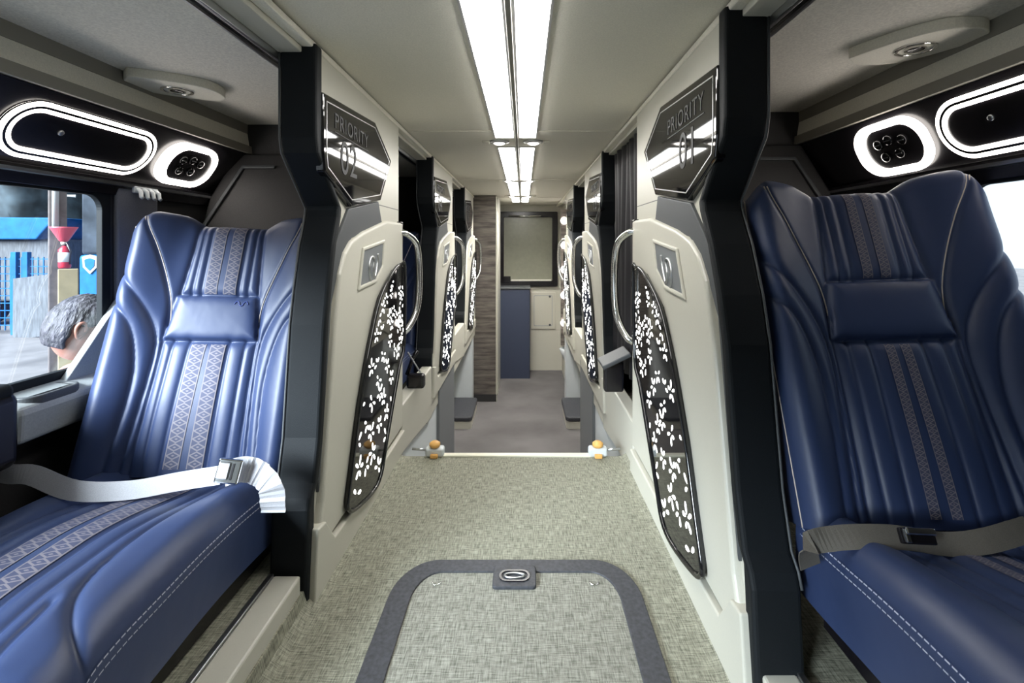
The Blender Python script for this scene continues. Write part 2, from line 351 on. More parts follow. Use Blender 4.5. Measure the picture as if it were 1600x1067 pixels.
# ------------------------------------------------------------ aisle-side capsule walls
def LP(px, py, X=.625):
    Y = X*F/(818-px); return (Y-1.435, EYE-(py-381)/F*Y)
def capsule(sg, X, Yp, number, label, group):
    e = empty('capsule_partition', (X, Yp, 0), label, 'partition', group)
    cl = lambda t: max(0, min(1, t))
    def fn(o, u, v):      # the right-hand walls lean a little farther forward towards the floor
        if sg > 0 and u < .999: u -= .07*cl((1.25-v)/.4)+.035*cl((.8-v)/.8)
        return (sg*o, u, v)
    front = [(0, 1.625), (0, 1.345), (.012, 1.30), (.17, 1.15), (.165, 1.12), (.125, 1.03), (.09, .90), (.062, .78), (.02, .45), (-.012, .33), (-.04, .30), (-.052, .27), (-.066, .0)]
    # flat cream wall
    wall = [(p[0]+.02, p[1]) for p in front] + [(1.0, 0.0), (1.0, 1.625)]
    link('side_wall', prism(wall, 0, .04, fn), M['cream'], e, bevel=.004)
    # black padded edge
    back = [(u+(.045 if v > 1.2 or v < .28 else .036), v) for u, v in front][::-1]
    tr = link('edge_trim', prism(front+back, -.014, .095, fn), M['black'], e, bevel=.01, seg=3, smooth=False)
    link('edge_piping', tube([fn(.096, u+.002, v) for u, v in front[:-1]], .0035, n=6), M['outline'] if False else M['dgrey'], tr, smooth=True)
    # grey strip following the edge, widening into a pad under the display
    gs = [LP(541, 326), LP(588, 315), LP(594, 352), LP(545, 372), LP(528, 405)]
    gl = [(u+.034, v) for u, v in front if .3 < v < 1.10]
    strip = gs + [(.125, .84), (.052, .40), (.03, .28)] + gl[::-1]
    link('grey_strip', prism(strip, -.010, .01, fn), M['dgrey'], e, bevel=.003)
    # raised cream panel
    rp = [(1.0, 1.135), LP(597, 345), LP(560, 362), (.275, 1.04), (.215, 1.0), (.168, .93), (.125, .76), (.05, .36), (.03, .25), (-.01, .135), (-.02, .115), (1.0, .115)]
    link('raised_panel', prism(rp, -.022, .01, fn), M['cream'], e, bevel=.012, seg=4)
    kp = [(-.028, .205), (.03, .195), (.10, .108), (.3, .10), (1.0, .10), (1.0, .0), (-.05, .0)]
    link('kick_panel', prism(kp, -.032, .02, fn), M['cream'], e, bevel=.006, seg=3)
    link('seam', boxm(min(0, sg*.02)-.0008, max(0, sg*-.0012)+.0008, .62, 1.0, 1.195, 1.197) if False else prism([(.60, 1.197), (1.0, 1.197), (1.0, 1.2), (.60, 1.2)], -.0008, .001, fn), M['dgrey'], e)
    # display panel
    D = [LP(491, 128), LP(579, 191), LP(605, 252), LP(588, 313), LP(541, 323), (.05, 1.25), (.036, 1.31)]
    D[0] = (.036, 1.49)
    d = link('display_panel', prism(D, -.020, .01, fn), M['gloss'], e, bevel=.006, seg=3)
    Din = offset_poly(D, .022); Din2 = offset_poly(D, .0255)
    link('display_outline', ringprism(Din, Din2, -.0212, -.0195, fn), M['outline'], d)
    rot = Matrix(((0, 0, -sg, 0), (-sg, 0, 0, 0), (0, 1, 0, 0), (0, 0, 0, 1)))  # text x -> along aisle, y -> up
    if sg < 0: rot = Matrix(((0, 0, 1, 0), (1, 0, 0, 0), (0, 1, 0, 0), (0, 0, 0, 1)))
    a0 = .12 if sg < 0 else .46
    link('display_lettering', text_bm('PRIORITY', .072, spacing=1.12, mx=Matrix.Translation((-sg*.0208, a0, 1.402))@rot), M['lettering'], d)
    link('display_rule', prism([(.12, 1.388), (.46, 1.388), (.46, 1.391), (.12, 1.391)], -.0212, -.0195, fn), M['lettering'], d)
    a0 = .17 if sg < 0 else .34
    link('display_number', text_bm(number, .16, spacing=1.05, mx=Matrix.Translation((-sg*.0208, a0, 1.265))@rot), M['lettering'], d)
    # emblem recess in the raised panel
    E = [LP(566, 392, .605), LP(597, 380, .605), LP(595, 415, .605), LP(585, 436, .605), LP(560, 447, .605)]
    Eo = offset_poly(E, -.014)
    em = link('emblem_frame', ringprism(Eo, E, -.030, -.02, fn), M['cream'], e, bevel=.004)
    link('emblem_plate', prism(E, -.024, -.02, fn), M['greyp'], em)
    EM = [(.47, .97), (.50, .99), (.53, .95), (.49, .86), (.455, .88), (.49, .93)]
    for q in ([(.42, .90), (.44, .96), (.47, .99), (.50, .97), (.47, .88), (.44, .86), (.42, .90)], [(.53, 1.0), (.55, .99), (.54, .90), (.51, .86)]):
        pass
    link('emblem_mark', tube([fn(-.0245, u, v) for u, v in catmull_2([(.475, .885), (.455, .93), (.475, .975), (.515, .97), (.505, .92), (.53, .90), (.56, .95), (.565, .99)])], .006, n=6), M['alu'], em, smooth=True)
    # leaf shaped light panel
    lp = [LP(*p, .60) for p in ((624, 413), (612, 422), (590, 465), (573, 540), (557, 635), (547, 715), (538, 785), (539, 795), (548, 797), (577, 770), (591, 742), (600, 690), (620, 575), (628, 535), (629, 420))]
    lp = [(min(u, .995), v) for u, v in lp]
    leaf = link('light_panel', prism(lp, -.036, -.018, fn), M['gloss'], e, bevel=.007, seg=3)
    rim = catmull_2(lp, closed=True, per=4)
    link('light_panel_rim', tube([fn(-.036, u, v) for u, v in rim], .008, n=8, closed=True), M['gloss'], leaf, smooth=True)
    bm = bmesh.new(); rnd = random.Random(5)
    inside = offset_poly(lp, .022)
    def isin(p, poly):
        c = False; n = len(poly)
        for i in range(n):
            (x1, y1), (x2, y2) = poly[i], poly[i-1]
            if (y1 > p[1]) != (y2 > p[1]) and p[0] < (x2-x1)*(p[1]-y1)/(y2-y1)+x1: c = not c
        return c
    def petal(u, v, ang, L, W_):
        q = [(0, 0), (L*.35, W_*.35), (L*.8, W_*.42), (L, W_*.15), (L, -W_*.15), (L*.8, -W_*.42), (L*.35, -W_*.35)]
        ca, sa = math.cos(ang), math.sin(ang)
        pts = [(u+x*ca-y*sa, v+x*sa+y*ca) for x, y in q]
        if all(isin(p_, inside) for p_ in pts): prism(pts, -.0372, -.0355, fn, bm)
    cen = []
    for _ in range(260):
        v = .12+.74*rnd.random()**1.15; u = .15+.84*rnd.random()
        sc = .040-.020*(v-.1)/.75
        if not isin((u, v), inside) or any(math.hypot(u-a, v-b) < sc*1.85 for a, b in cen): continue
        cen.append((u, v))
        t0 = rnd.random()*6.28; n = rnd.choice((3, 4, 5, 5))
        for j in range(n): petal(u+math.cos(t0+j*1.257)*.010, v+math.sin(t0+j*1.257)*.010, t0+j*1.257, sc*rnd.uniform(.6, 1), sc*.42)
    link('light_petals', bm, M['pet'], leaf)
    # grab handle at the rear edge of the wall
    hp = [(.0, .985, 1.085), (-.035, 1.0, 1.08), (-.075, 1.05, 1.03), (-.085, 1.075, .93), (-.085, 1.075, .78), (-.075, 1.05, .68), (-.04, 1.0, .60), (.0, .985, .585)]
    pts = catmull([(sg*o, a, z) for o, a, z in hp], 6)
    h = link('grab_handle', tube(pts, .017, n=14), M['chrome'], e, smooth=True)
    for z in (1.085, .585):
        link('handle_mount', boxm(*sorted((sg*-.02, sg*.01)), .965, 1.012, z-.055, z+.055), M['gloss2'], h, bevel=.004)
    return e
def catmull_2(pts, closed=False, per=8): return [(p.x, p.y) for p in catmull([(u, v, 0) for u, v in pts], per, closed)]
capsule(-1, XL, 1.435, '02', 'cream capsule side wall with black edge left of the aisle, nearest the camera', None)
capsule(-1, XL, 3.28, '04', 'second cream capsule side wall on the left, beyond the first doorway', None)
capsule(-1, XL, 5.05, '06', 'farthest cream capsule side wall on the left, beside the wood column', None)
capsule(1, XR, 1.21, '01', 'cream capsule side wall marked PRIORITY 01 right of the aisle, nearest the camera', None)
capsule(1, XR, 3.10, '03', 'second cream capsule side wall on the right, behind the black curtain', None)
capsule(1, XR, 4.86, '05', 'farthest cream capsule side wall on the right, before the bulb mirror', None)

# sills and low walls of the capsule doorways
def low_walls(sg, X, W, Yps):
    fn = lambda o, u, v: (X+sg*o, u, v)
    global k
    # first doorway (beside the camera): cream sill with aluminium strip
    struct('trim_%d' % k, prism([(Y0, 0), (Yps[0]-.07, 0), (Yps[0]-.07, .10), (Y0, .10)], .0, .075, fn), M['cream'], bevel=.006); k += 1
    struct('trim_%d' % k, prism([(Y0, .085), (Yps[0]-.07, .085), (Yps[0]-.07, .105), (Y0, .105)], .075, .09, fn), M['alu'], bevel=.002); k += 1
    for i, y in enumerate(Yps):
        a, b = y+1.0, (Yps[i+1]-.06 if i+1 < len(Yps) else 6.1)
        struct('trim_%d' % k, prism([(a, -.02), (b, -.12), (b, .22), (a, .22)], -.018, .05, fn), M['cream'], bevel=.008); k += 1
    # sunken base: white panel, grey panel, recess
    struct('wall_base_'+('left' if sg < 0 else 'right'), prism([(YS, ZLOW), (3.5, ZLOW), (3.5, .02), (YS, .02)], .0, .05, fn), M['white'])
    struct('trim_%d' % k, prism([(3.5, ZLOW), (4.25, ZLOW), (4.25, .02), (3.5, .02)], -.02, .05, fn), M['greyp'], bevel=.005); k += 1
    struct('trim_%d' % k, prism([(4.25, ZLOW), (6.1, ZLOW), (6.1, .02), (4.25, .02)], .26, .30, fn), M['cream']); k += 1
    struct('trim_%d' % k, prism([(5.9, ZLOW), (6.1, ZLOW), (6.1, .02), (5.9, .02)], .0, .26, fn), M['white'], bevel=.005); k += 1
    struct('trim_%d' % k, prism([(3.1, -.12), (6.1, -.12), (6.1, .05), (3.1, .05)], -.01, .05, fn), M['cream'], bevel=.006); k += 1
low_walls(-1, XL, WL, [1.435, 3.28, 5.05]); low_walls(1, XR, WR, [1.21, 3.10, 4.86])
# bulkheads across each capsule with a raised slanted board
for nm, sg, X, W, Yps in (('left', -1, XL, WL, [1.435, 3.28, 5.05]), ('right', 1, XR, WR, [1.21, 3.10, 4.86])):
    for i, y in enumerate(Yps):
        yb = y+.93; x0, x1 = sorted((X+sg*.04, W))
        bm = boxm(x0, x1, yb, yb+.04, .09, ZCC)
        struct('wall_bulkhead_%s' % nm, bm, M['char'])
        if i == 0:
            fn = lambda a, u, v: (W-sg*u, a, v)
            # sloping headboard behind the seat
            pts = [(.02, 1.24), (.10, 1.46), (.74, 1.46), (.74, .5), (.02, .5)]
            fz = lambda a, u, v: (W-sg*u, a-(max(0, 1.46-v)*.38), v)
            struct('trim_%d' % k, prism(pts, yb-.04, yb, fz), M['char'], bevel=.01); k += 1
            rp = [(.02, 1.10), (.145, 1.40), (.30, 1.40), (.30, 1.385), (.155, 1.385), (.035, 1.09)]
            struct('trim_%d' % k, prism(rp, yb-.055, yb-.03, fz), M['dgrey'], bevel=.004); k += 1

# ------------------------------------------------------------ ceiling light strips
def strip_light(x0, x1, y0, y1, label):
    e = empty('ceiling_light', ((x0+x1)/2, (y0+y1)/2, ZC), label, 'ceiling light', 'light strips along the aisle ceiling')
    hx, hy = (x1-x0)/2, (y1-y0)/2
    link('housing', ringprism(rrect(0, 0, hx+.008, hy+.008, .004, n=2), rrect(0, 0, hx, hy, .004, n=2), -.008, 0, lambda a, u, v: (u, v, a)), M['alu'], e)
    link('diffuser', boxm(-hx, hx, -hy, hy, -.014, -.001), M['led'], e, bevel=.003)
names = ['nearest', 'second', 'third', 'farthest']
for i, (a, b) in enumerate(((1.02, 2.74), (3.06, 4.56), (4.78, 6.0), (6.35, 6.95))):
    strip_light(-.157, -.056, a, b, '%s light strip of the left row along the aisle ceiling' % names[i])
    strip_light(-.022, .068, a, b, '%s light strip of the right row along the aisle ceiling' % names[i])
struct('trim_%d' % k, boxm(-.047, -.031, .9, 7.0, ZC-.026, ZC), M['trimgrey'], bevel=.003); k += 1
for (y, t) in ((2.90, 'behind the nearest light strips'), (4.67, 'behind the second light strips'), (6.18, 'before the farthest light strips')):
    for x, s in ((-.145, 'left'), (.058, 'right')):
        e = empty('ceiling_downlight', (x, y, ZC), 'small round ceiling lamp with metal rim %s, on the %s' % (t, s), 'ceiling lamp', 'round lamps between the light strips')
        link('rim', lathe([(.0, -.012), (.038, -.012), (.058, -.006), (.062, 0), (0.001, 0)][1:4] + [(.03, 0)], 28), M['alu'], e, smooth=True)
        link('lens', lathe([(.002, -.020), (.020, -.019), (.034, -.012), (.036, -.004)], 28), M['ring'], e, smooth=True)
        if y > 4:
            ld = bpy.data.lights.new('downlight_lamp', 'SPOT'); ld.energy = 44; ld.spot_size = math.radians(140); ld.spot_blend = .6; ld.shadow_soft_size = .03; ld.color = (1, .97, .9)
            lo = bpy.data.objects.new('downlight_lamp', ld); C.objects.link(lo); lo.parent = e; lo.location = (0, 0, -.03)
        link('side_lug', boxm(*sorted((math.copysign(.055, x), math.copysign(.10, x))), -.03, .03, -.012, 0), M['ceil'], e, bevel=.008)

# ------------------------------------------------------------ overhead lit fittings on the sloping black panels
def cove_frame(W, sg, Y):
    t = .14 if sg < 0 else .10
    """matrix: local x along aisle, local y up the panel, local z out into the capsule"""
    top = Vector((W-sg*t, 0, 1.462)); bot = Vector((W, 0, 1.255)); c = (top+bot)/2; v = (top-bot).normalized()
    xax = Vector((0, 1, 0)) if sg < 0 else Vector((0, -1, 0))
    zax = xax.cross(v)
    m = Matrix(((xax.x, v.x, zax.x, c.x), (xax.y, v.y, zax.y, Y), (xax.z, v.z, zax.z, c.z), (0, 0, 0, 1)))
    return m
fz3 = lambda a, u, v: (u, v, a)
def oval_light(W, sg, Y, label):
    e = empty('reading_light_panel', (0, 0, 0), label, 'light panel'); e.matrix_world = cove_frame(W, sg, Y)
    def rr_(d): return rrect(0, 0, .265-d, .092-d, .0915-d, n=16)
    R1 = rr_(0)
    def rg(d0, d1, z): return ringprism(rr_(d0), rr_(d1), .0, z, fz3)
    link('backplate', prism(R1, 0, .006, fz3), M['gloss2'], e, bevel=.002)
    link('outer_ring', rg(.001, .013, .010), M['ring'], e); link('middle_ring', rg(.013, .021, .0105), M['gloss2'], e)
    link('inner_ring', rg(.021, .033, .010), M['ring'], e)
    link('button', lathe([(.004, .010), (.008, .010), (.009, .006)], 20, mx=Matrix.Translation((-.10, .01, 0))), M['alu'], e, smooth=True)
def vent_light(W, sg, Y, label):
    e = empty('air_vent_panel', (0, 0, 0), label, 'air vent'); e.matrix_world = cove_frame(W, sg, Y)
    R1 = rrect(0, 0, .155, .095, .092, .082, n=14)
    R2 = rrect(.012, 0, .120, .071, .067, n=14)
    link('light_ring', ringprism(R1, R2, .0, .016, fz3), M['ring'], e, bevel=.004)
    f = link('faceplate', prism(rrect(.012, 0, .119, .070, .066, n=14), .0, .008, fz3), M['gloss2'], e)
    for x, y in ((-.045, .02), (.005, .028), (.06, .018), (-.035, -.028), (.03, -.024)):
        n = link('nozzle', lathe([(.004, .013), (.009, .016), (.016, .015), (.019, .007)], 20, mx=Matrix.Translation((x, y, 0))), M['gloss'], f, smooth=True)
        link('nozzle_vane', boxm(x-.012, x+.012, y-.0015, y+.0015, .014, .0175), M['alu'], n)
oval_light(WL, -1, 1.56, 'long oval light panel with double glowing ring above the left window')
vent_light(WL, -1, 2.02, 'glowing rounded air vent panel above the left seat')
oval_light(WR, 1, 1.19, 'long oval light panel with double glowing ring above the right window')
vent_light(WR, 1, 1.645, 'glowing rounded air vent panel above the right seat')
def ceiling_speaker(x, y, rz, label):
    e = empty('ceiling_speaker', (x, y, ZCC), label, 'ceiling speaker', None, rz)
    pts = catmull_2([(-.15, -.02), (-.14, -.045), (-.02, -.095), (.07, -.10), (.14, -.04), (.15, .02), (.14, .045), (.02, .095), (-.07, .10), (-.14, .04)], closed=True, per=5)
    link('housing', prism(pts, -.032, 0, fz3), M['ceil'], e, bevel=.008, seg=3)
    link('rim', ringprism(rrect(0, 0, .05, .05, .0499, n=10), rrect(0, 0, .040, .040, .0399, n=10), -.037, -.03, fz3), M['chrome'], e, bevel=.002)
    link('grille', lathe([(.002, -.037), (.018, -.036), (.022, -.031), (.040, -.031), (.040, -.029)], 28), M['gloss2'], e, smooth=True)
    link('inner_ring', ringprism(rrect(0, 0, .026, .026, .0259, n=10), rrect(0, 0, .021, .021, .0209, n=10), -.036, -.03, fz3), M['chrome'], e)
ceiling_speaker(-1.235, 1.735, .9, 'cream lozenge-shaped ceiling speaker above the left window seat')
ceiling_speaker(1.10, 1.365, -.75, 'cream lozenge-shaped ceiling speaker above the right window seat')

# ------------------------------------------------------------ floor hatch
e = empty('floor_hatch', (0, 0, 0), 'woven grey floor hatch with black rubber border and recessed latch', 'floor hatch')
HX0, HX1, HY0, HY1 = -.393, .346, .55, 1.575
cx, cy, hx, hy = (HX0+HX1)/2, (HY0+HY1)/2, (HX1-HX0)/2, (HY1-HY0)/2
O1 = rrect(cx, cy, hx, hy, .125, .17, n=12); I1 = rrect(cx, cy, hx-.066, hy-.058, .075, .12, n=12)
link('lid', prism(I1, .0, .004, fz3), M['floor2'], e)
link('rubber_border', ringprism(O1, I1, .0, .009, fz3), M['rubber'], e, bevel=.003)
lt = link('latch_plate', prism(rrect(-.0275, 1.490, .066, .047, .012), .002, .014, fz3), M['rubber'], e, bevel=.003)
link('latch_recess', ringprism(rrect(-.0275, 1.488, .047, .026, .025), rrect(-.0275, 1.488, .040, .020, .0195), .013, .017, fz3), M['gloss2'], lt)
link('latch_pull', tube([(-.0275+.030*math.cos(a), 1.486+.011*math.sin(a), .017) for a in [2*PI*i/20 for i in range(20)]], .0032, n=6, closed=True), M['alu'], lt, smooth=True)
for x in (-.263, .213):
    link('lifting_ring', tube([(x+.013*math.cos(a), 1.471+.010*math.sin(a), .006) for a in [PI*(1+i/14) for i in range(15)]], .0028, n=6), M['chrome'], e, smooth=True)

# ------------------------------------------------------------ seats
def sm(a, b, x):
    t = np.clip((x-a)/(b-a), 0, 1); return t*t*(3-2*t)
def polydist(X, Y, pts):
    d = np.full(X.shape, 1e9)
    for (x1, y1), (x2, y2) in zip(pts, pts[1:]):
        dx, dy = x2-x1, y2-y1; L2 = dx*dx+dy*dy+1e-12
        t = np.clip(((X-x1)*dx+(Y-y1)*dy)/L2, 0, 1)
        d = np.minimum(d, np.hypot(X-x1-t*dx, Y-y1-t*dy))
    return d
def c2(pts): return catmull_2(pts, per=6)
HW = .305; LB = .80
PIPE = c2([(.262, .86), (.252, .78), (.215, .70), (.175, .60), (.150, .52), (.142, .445)])
GA = c2([(.345, .66), (.295, .60), (.225, .52), (.178, .44), (.160, .36), (.165, .2), (.185, -.05)])
GB = c2([(.345, .52), (.29, .50), (.235, .44), (.205, .34), (.198, .22), (.215, .0), (.22, -.05)])
CH = c2([(.105, .86), (.112, .70), (.125, .545)])
CL = c2([(.145, .395), (.145, .3), (.155, .0), (.16, -.05)])
PADL = [(-.125, .545), (.125, .545)]; PADB = [(-.148, .395), (.148, .395)]; PADS = [(.125, .545), (.148, .395)]
FL1 = [(.060, .86), (.060, .545)]; FL2 = [(.085, .86), (.090, .545)]; FL3 = [(.062, .395), (.068, -.05)]; FL4 = [(.112, .395), (.118, -.05)]
def back_surface(x, y):
    ax = np.abs(x)
    n = .060*sm(.13, .28, ax)*(1-.2*sm(.5, .8, y)) + .015*sm(.62, .85, y)*sm(.12, .2, ax)
    n = n + .012*np.cos(np.clip((y-.12)/.28, -1, 1)*PI/2) * (1-sm(.1, .2, ax))
    dm = np.full(x.shape, 1e9); 
    for g in (GA, GB, CH, CL, PADS): dm = np.minimum(dm, polydist(ax, y, g))
    for g in (PADL, PADB): dm = np.minimum(dm, polydist(x, y, g))
    n = n + .014*(1-np.exp(-dm/.011))
    ds = np.minimum(polydist(ax, y, PIPE), 1)
    n = n - .006*np.exp(-(ds/.006)**2)
    df = np.full(x.shape, 1e9)
    for g in (FL1, FL2, FL3, FL4): df = np.minimum(df, polydist(ax, y, g))
    n = n - .008*np.exp(-df/.007)
    pad = sm(.0, .01, .135+(.545-y)*.1-ax)*sm(.395, .405, y)*(1-sm(.535, .545, y))
    n = n + .010*pad
    return n
def topL(x):
    ax = np.abs(x); return LB - .004 + .030*sm(.09, .17, ax) - .0*ax
def arcmap(u, flat, r, back):
    """arc-length parameter -> (position, drop)"""
    a = np.abs(u); s = np.sign(u); th = np.clip((a-(flat-r))/r, 0, PI/2)
    pos = np.where(a < flat-r, a, flat-r+r*np.sin(th)); drop = np.where(a < flat-r, 0, r*(1-np.cos(th)))
    ext = np.clip(a-(flat-r)-r*PI/2, 0, None)
    return s*pos, drop+np.minimum(ext, back)
def grid_mesh(name, Px, Py, Pz, m, parent, uv=None):
    nv, nu = Px.shape
    co = np.stack([Px, Py, Pz], -1).reshape(-1, 3)
    me = bpy.data.meshes.new(name)
    fs = [(i*nu+j, i*nu+j+1, (i+1)*nu+j+1, (i+1)*nu+j) for i in range(nv-1) for j in range(nu-1)]
    me.from_pydata(co.tolist(), [], fs); me.materials.append(m)
    for p in me.polygons: p.use_smooth = True
    if uv is not None:
        L = me.uv_layers.new(name='UVMap'); U, V = uv[0].reshape(-1), uv[1].reshape(-1)
        for l in me.loops: L.data[l.index].uv = (U[l.vertex_index], V[l.vertex_index])
    me.update()
    if parent is None: return me
    o = bpy.data.objects.new(name, me); C.objects.link(o); o.parent = parent
    return o
def build_back_mesh():
    r = .055; us = np.linspace(-(HW+.12+r*.57), HW+.12+r*.57, 221); vs = np.linspace(0, LB+.14, 231)
    U, V = np.meshgrid(us, vs)
    x, dx = arcmap(U, HW, r, .12)
    L = topL(x); rt = .045
    # corner rounding of the outline
    cr = .05*sm(HW-.09, HW, np.abs(x))**2
    y, dy = arcmap(V, L-cr, rt, .10)
    n = back_surface(x, y)
    z = n-dx-dy
    return grid_mesh('backrest', x, y, z, M['leather'], None)
def on_back(pts, off=.001):
    a = np.array(pts); x, y = a[:, 0], a[:, 1]
    _, dy = arcmap(y, topL(x), .045, .1); yy, _ = arcmap(y, topL(x), .045, .1)
    return list(zip(x, yy, back_surface(x, yy)-dy+off))
def ribbon_mesh(fn_surf, xc, wd, y0, y1, ny):
    us = np.linspace(-wd/2, wd/2, 9); vs = np.linspace(y0, y1, ny); U, V = np.meshgrid(us, vs)
    xs = xc(V)+U if callable(xc) else xc+U
    x, y, z = fn_surf(xs, V)
    return grid_mesh('ribbon', x, y, z+.0015, M['embro'], None, uv=((U/wd+.5), V/(wd*.5)))
def bs(x, y):
    L = topL(x); yy, dy = arcmap(y, L, .045, .1); return x, yy, back_surface(x, yy)-dy
# cushion: local x lateral, y forward, z up
CLEN = .86; CHW = .285
CGA = c2([(.150, -.02), (.155, .2), (.158, .50), (.175, .62), (.22, .69), (.29, .74)])
CGB = [(.115, -.02), (.125, .8)]; CGC = [(.068, -.02), (.074, .8)]
CGD = c2([(.155, .66), (.165, .80), (.20, .90)])
def cush_surface(x, y):
    ax = np.abs(x)
    n = .075*sm(.0, .5, y)*(1-.55*sm(.13, .27, ax)) + .040*sm(.12, .24, ax)*(1-.6*sm(.2, .7, y)) - .04*sm(.62, .9, y)
    dm = np.minimum(polydist(ax, y, CGA), polydist(ax, y, CGD))
    n = n + .013*(1-np.exp(-dm/.010))
    df = np.minimum(polydist(ax, y, CGB), polydist(ax, y, CGC))
    n = n - .010*np.exp(-df/.009)
    return n
def cs(u, v):
    x, dx = arcmap(u, CHW, .065, .13); y, dy = arcmap(v, CLEN, .09, .10)
    return x, y, cush_surface(x, y)-dx-dy
def build_cushion_mesh():
    us = np.linspace(-(CHW+.13+.038), CHW+.13+.038, 221); vs = np.linspace(0, CLEN+.15, 231)
    U, V = np.meshgrid(us, vs); x, y, z = cs(U, V)
    return grid_mesh('cushion', x, -y, z, M['leather'], None)
def cpt(u, v, off=.001):
    x, y, z = cs(np.array([u]), np.array([v])); 
    return Vector((x[0], -y[0], z[0]))
MB, MC = build_back_mesh(), build_cushion_mesh()
RB = {}
for wn, k1, k2, k3, w1, w2 in (('wide', .034, .030, .036, .040, .050), ('narrow', .022, .022, .024, .024, .026)):
    for sgn in (-1, 1):
        RB[(wn, 't', sgn)] = ribbon_mesh(bs, sgn*k2, w1, .550, LB+.02, 90)
        RB[(wn, 'b', sgn)] = ribbon_mesh(bs, lambda v, s=sgn, k=k1: s*(k-.010*v), w2-.004, .02, .385, 110)
        me = ribbon_mesh(cs, sgn*k3, w2, .0, .80, 180)
        for v in me.vertices: v.co.y = -v.co.y
        me.flip_normals()
        RB[(wn, 'c', sgn)] = me
def mesh_obj(name, me, parent, loc=None):
    o = bpy.data.objects.new(name, me); C.objects.link(o); o.parent = parent
    return o
PI_ME, ED_ME, ST_ME = {}, {}, {}
def to_mesh(name, bm, m):
    me = bpy.data.meshes.new(name); bm.to_mesh(me); bm.free(); me.materials.append(m)
    for p in me.polygons: p.use_smooth = True
    return me
for s in (-1, 1):
    for d in (-.004, .004):
        PI_ME[(s, d)] = to_mesh('piping', tube([(s*(p[0]+d), p[1], p[2]) for p in on_back([(a, b) for a, b in PIPE if b < .795], .0005)], .0016, n=6), M['pipe'])
    us = []
    for v in np.linspace(0, LB-.03, 60):
        x, dx = arcmap(np.array([HW+.025]), HW, .055, .12)
        us.append((s*x[0], v, float(back_surface(x, np.array([v]))[0]-dx[0])+.002))
    ED_ME[s] = to_mesh('edge_piping', tube(us, .0018, n=6), M['pipe'])
    # double row of stitching along the cushion side
    U, V = np.meshgrid(np.linspace(CHW+.016, CHW+.038, 7), np.linspace(.02, CLEN+.02, 200))
    x, y, z = cs(U, V)
    me = grid_mesh('stitching', s*(x+.0012), -y, z, M['stitchmat'], None, uv=((U-CHW-.016)/.022, V/.0125))
    if s > 0: me.flip_normals()
    ST_ME[s] = me
MARK = to_mesh('embroidered_mark', tube(catmull([(x_, y_, float(back_surface(np.array([x_]), np.array([y_]))[0])+.0012) for x_, y_ in ((.060, .515), (.066, .524), (.074, .522), (.078, .512), (.086, .510), (.090, .520), (.098, .524), (.104, .514))], 5), .0016, n=6), mat('blue_thread', (.02, .04, .20), .5))
seat_frame_bm = boxm(-.25, .25, -.66, -.05, -.20, -.10)
sf_me = bpy.data.meshes.new('seat_base'); seat_frame_bm.to_mesh(sf_me); seat_frame_bm.free(); sf_me.materials.append(M['gloss2'])
bb = boxm(-.27, .27, .04, .74, -.15, -.06)
bb_me = bpy.data.meshes.new('back_shell'); bb.to_mesh(bb_me); bb.free(); bb_me.materials.append(M['char'])
def frame(Pb, Pt, roll=0.0):
    up = (Pt-Pb).normalized(); xa = Vector((1, roll, 0)); xa = (xa-up*xa.dot(up)).normalized(); za = xa.cross(up)
    return Matrix(((xa.x, up.x, za.x, Pb.x), (xa.y, up.y, za.y, Pb.y), (xa.z, up.z, za.z, Pb.z), (0, 0, 0, 1)))
def make_seat(Pb, Pt, cx, label, roll=0.0, croll=0.0, group=None, ribbons='wide'):
    e = empty('recliner_seat', (Pb.x, Pb.y, .09), label, 'seat', group)
    inv = Matrix.Translation((-Pb.x, -Pb.y, -.09))
    b = mesh_obj('backrest', MB, e); b.matrix_local = inv@frame(Pb, Pt, roll)@Matrix.Diagonal((1, (Pt-Pb).length/.80, 1, 1))
    for s in (-1, 1):
        mesh_obj('embroidered_strip', RB[(ribbons, 't', s)], b); mesh_obj('embroidered_strip', RB[(ribbons, 'b', s)], b)
    for s in (-1, 1):
        for d in (-.004, .004): mesh_obj('piping', PI_ME[(s, d)], b)
        mesh_obj('edge_piping', ED_ME[s], b)
    mesh_obj('back_shell', bb_me, b)
    if ribbons == 'wide': mesh_obj('embroidered_mark', MARK, b)
    c = mesh_obj('cushion', MC, e); c.matrix_local = inv@(Matrix.Translation((cx, Pb.y+.05, Pb.z-.02))@Matrix.Rotation(croll, 4, 'Z'))
    for s in (-1, 1): mesh_obj('embroidered_strip', RB[(ribbons, 'c', s)], c)
    for s in (-1, 1): mesh_obj('stitching', ST_ME[s], c)
    mesh_obj('seat_base', sf_me, c)
    return e
PbL, PtL = Vector((-1.045, 1.50, .315)), Vector((-1.045, 1.76, 1.10))
PbR, PtR = Vector((.935, 1.085, .395)), Vector((.935, 1.385, 1.185))
RL, RR = .14, -.14
make_seat(PbL, PtL, -1.02, 'blue leather reclining seat by the left window, lit by daylight', RL)
make_seat(PbR, PtR, .92, 'dark navy leather reclining seat at the right, nearest the camera', RR, ribbons='narrow')
for i, dy in enumerate((1.85,)):
    d = Vector((0, dy, 0))
    make_seat(PbL+d, PtL+d, -1.02, ('blue seat glimpsed through the first doorway on the left', 'seat in the farthest capsule on the left')[i], RL)
    d = Vector((0, dy+.14+.11*i, 0))
    make_seat(PbR+d, PtR+d, .92, ('navy seat partly hidden behind the black curtain on the right', 'seat in the farthest capsule on the right')[i], RR, ribbons='narrow')

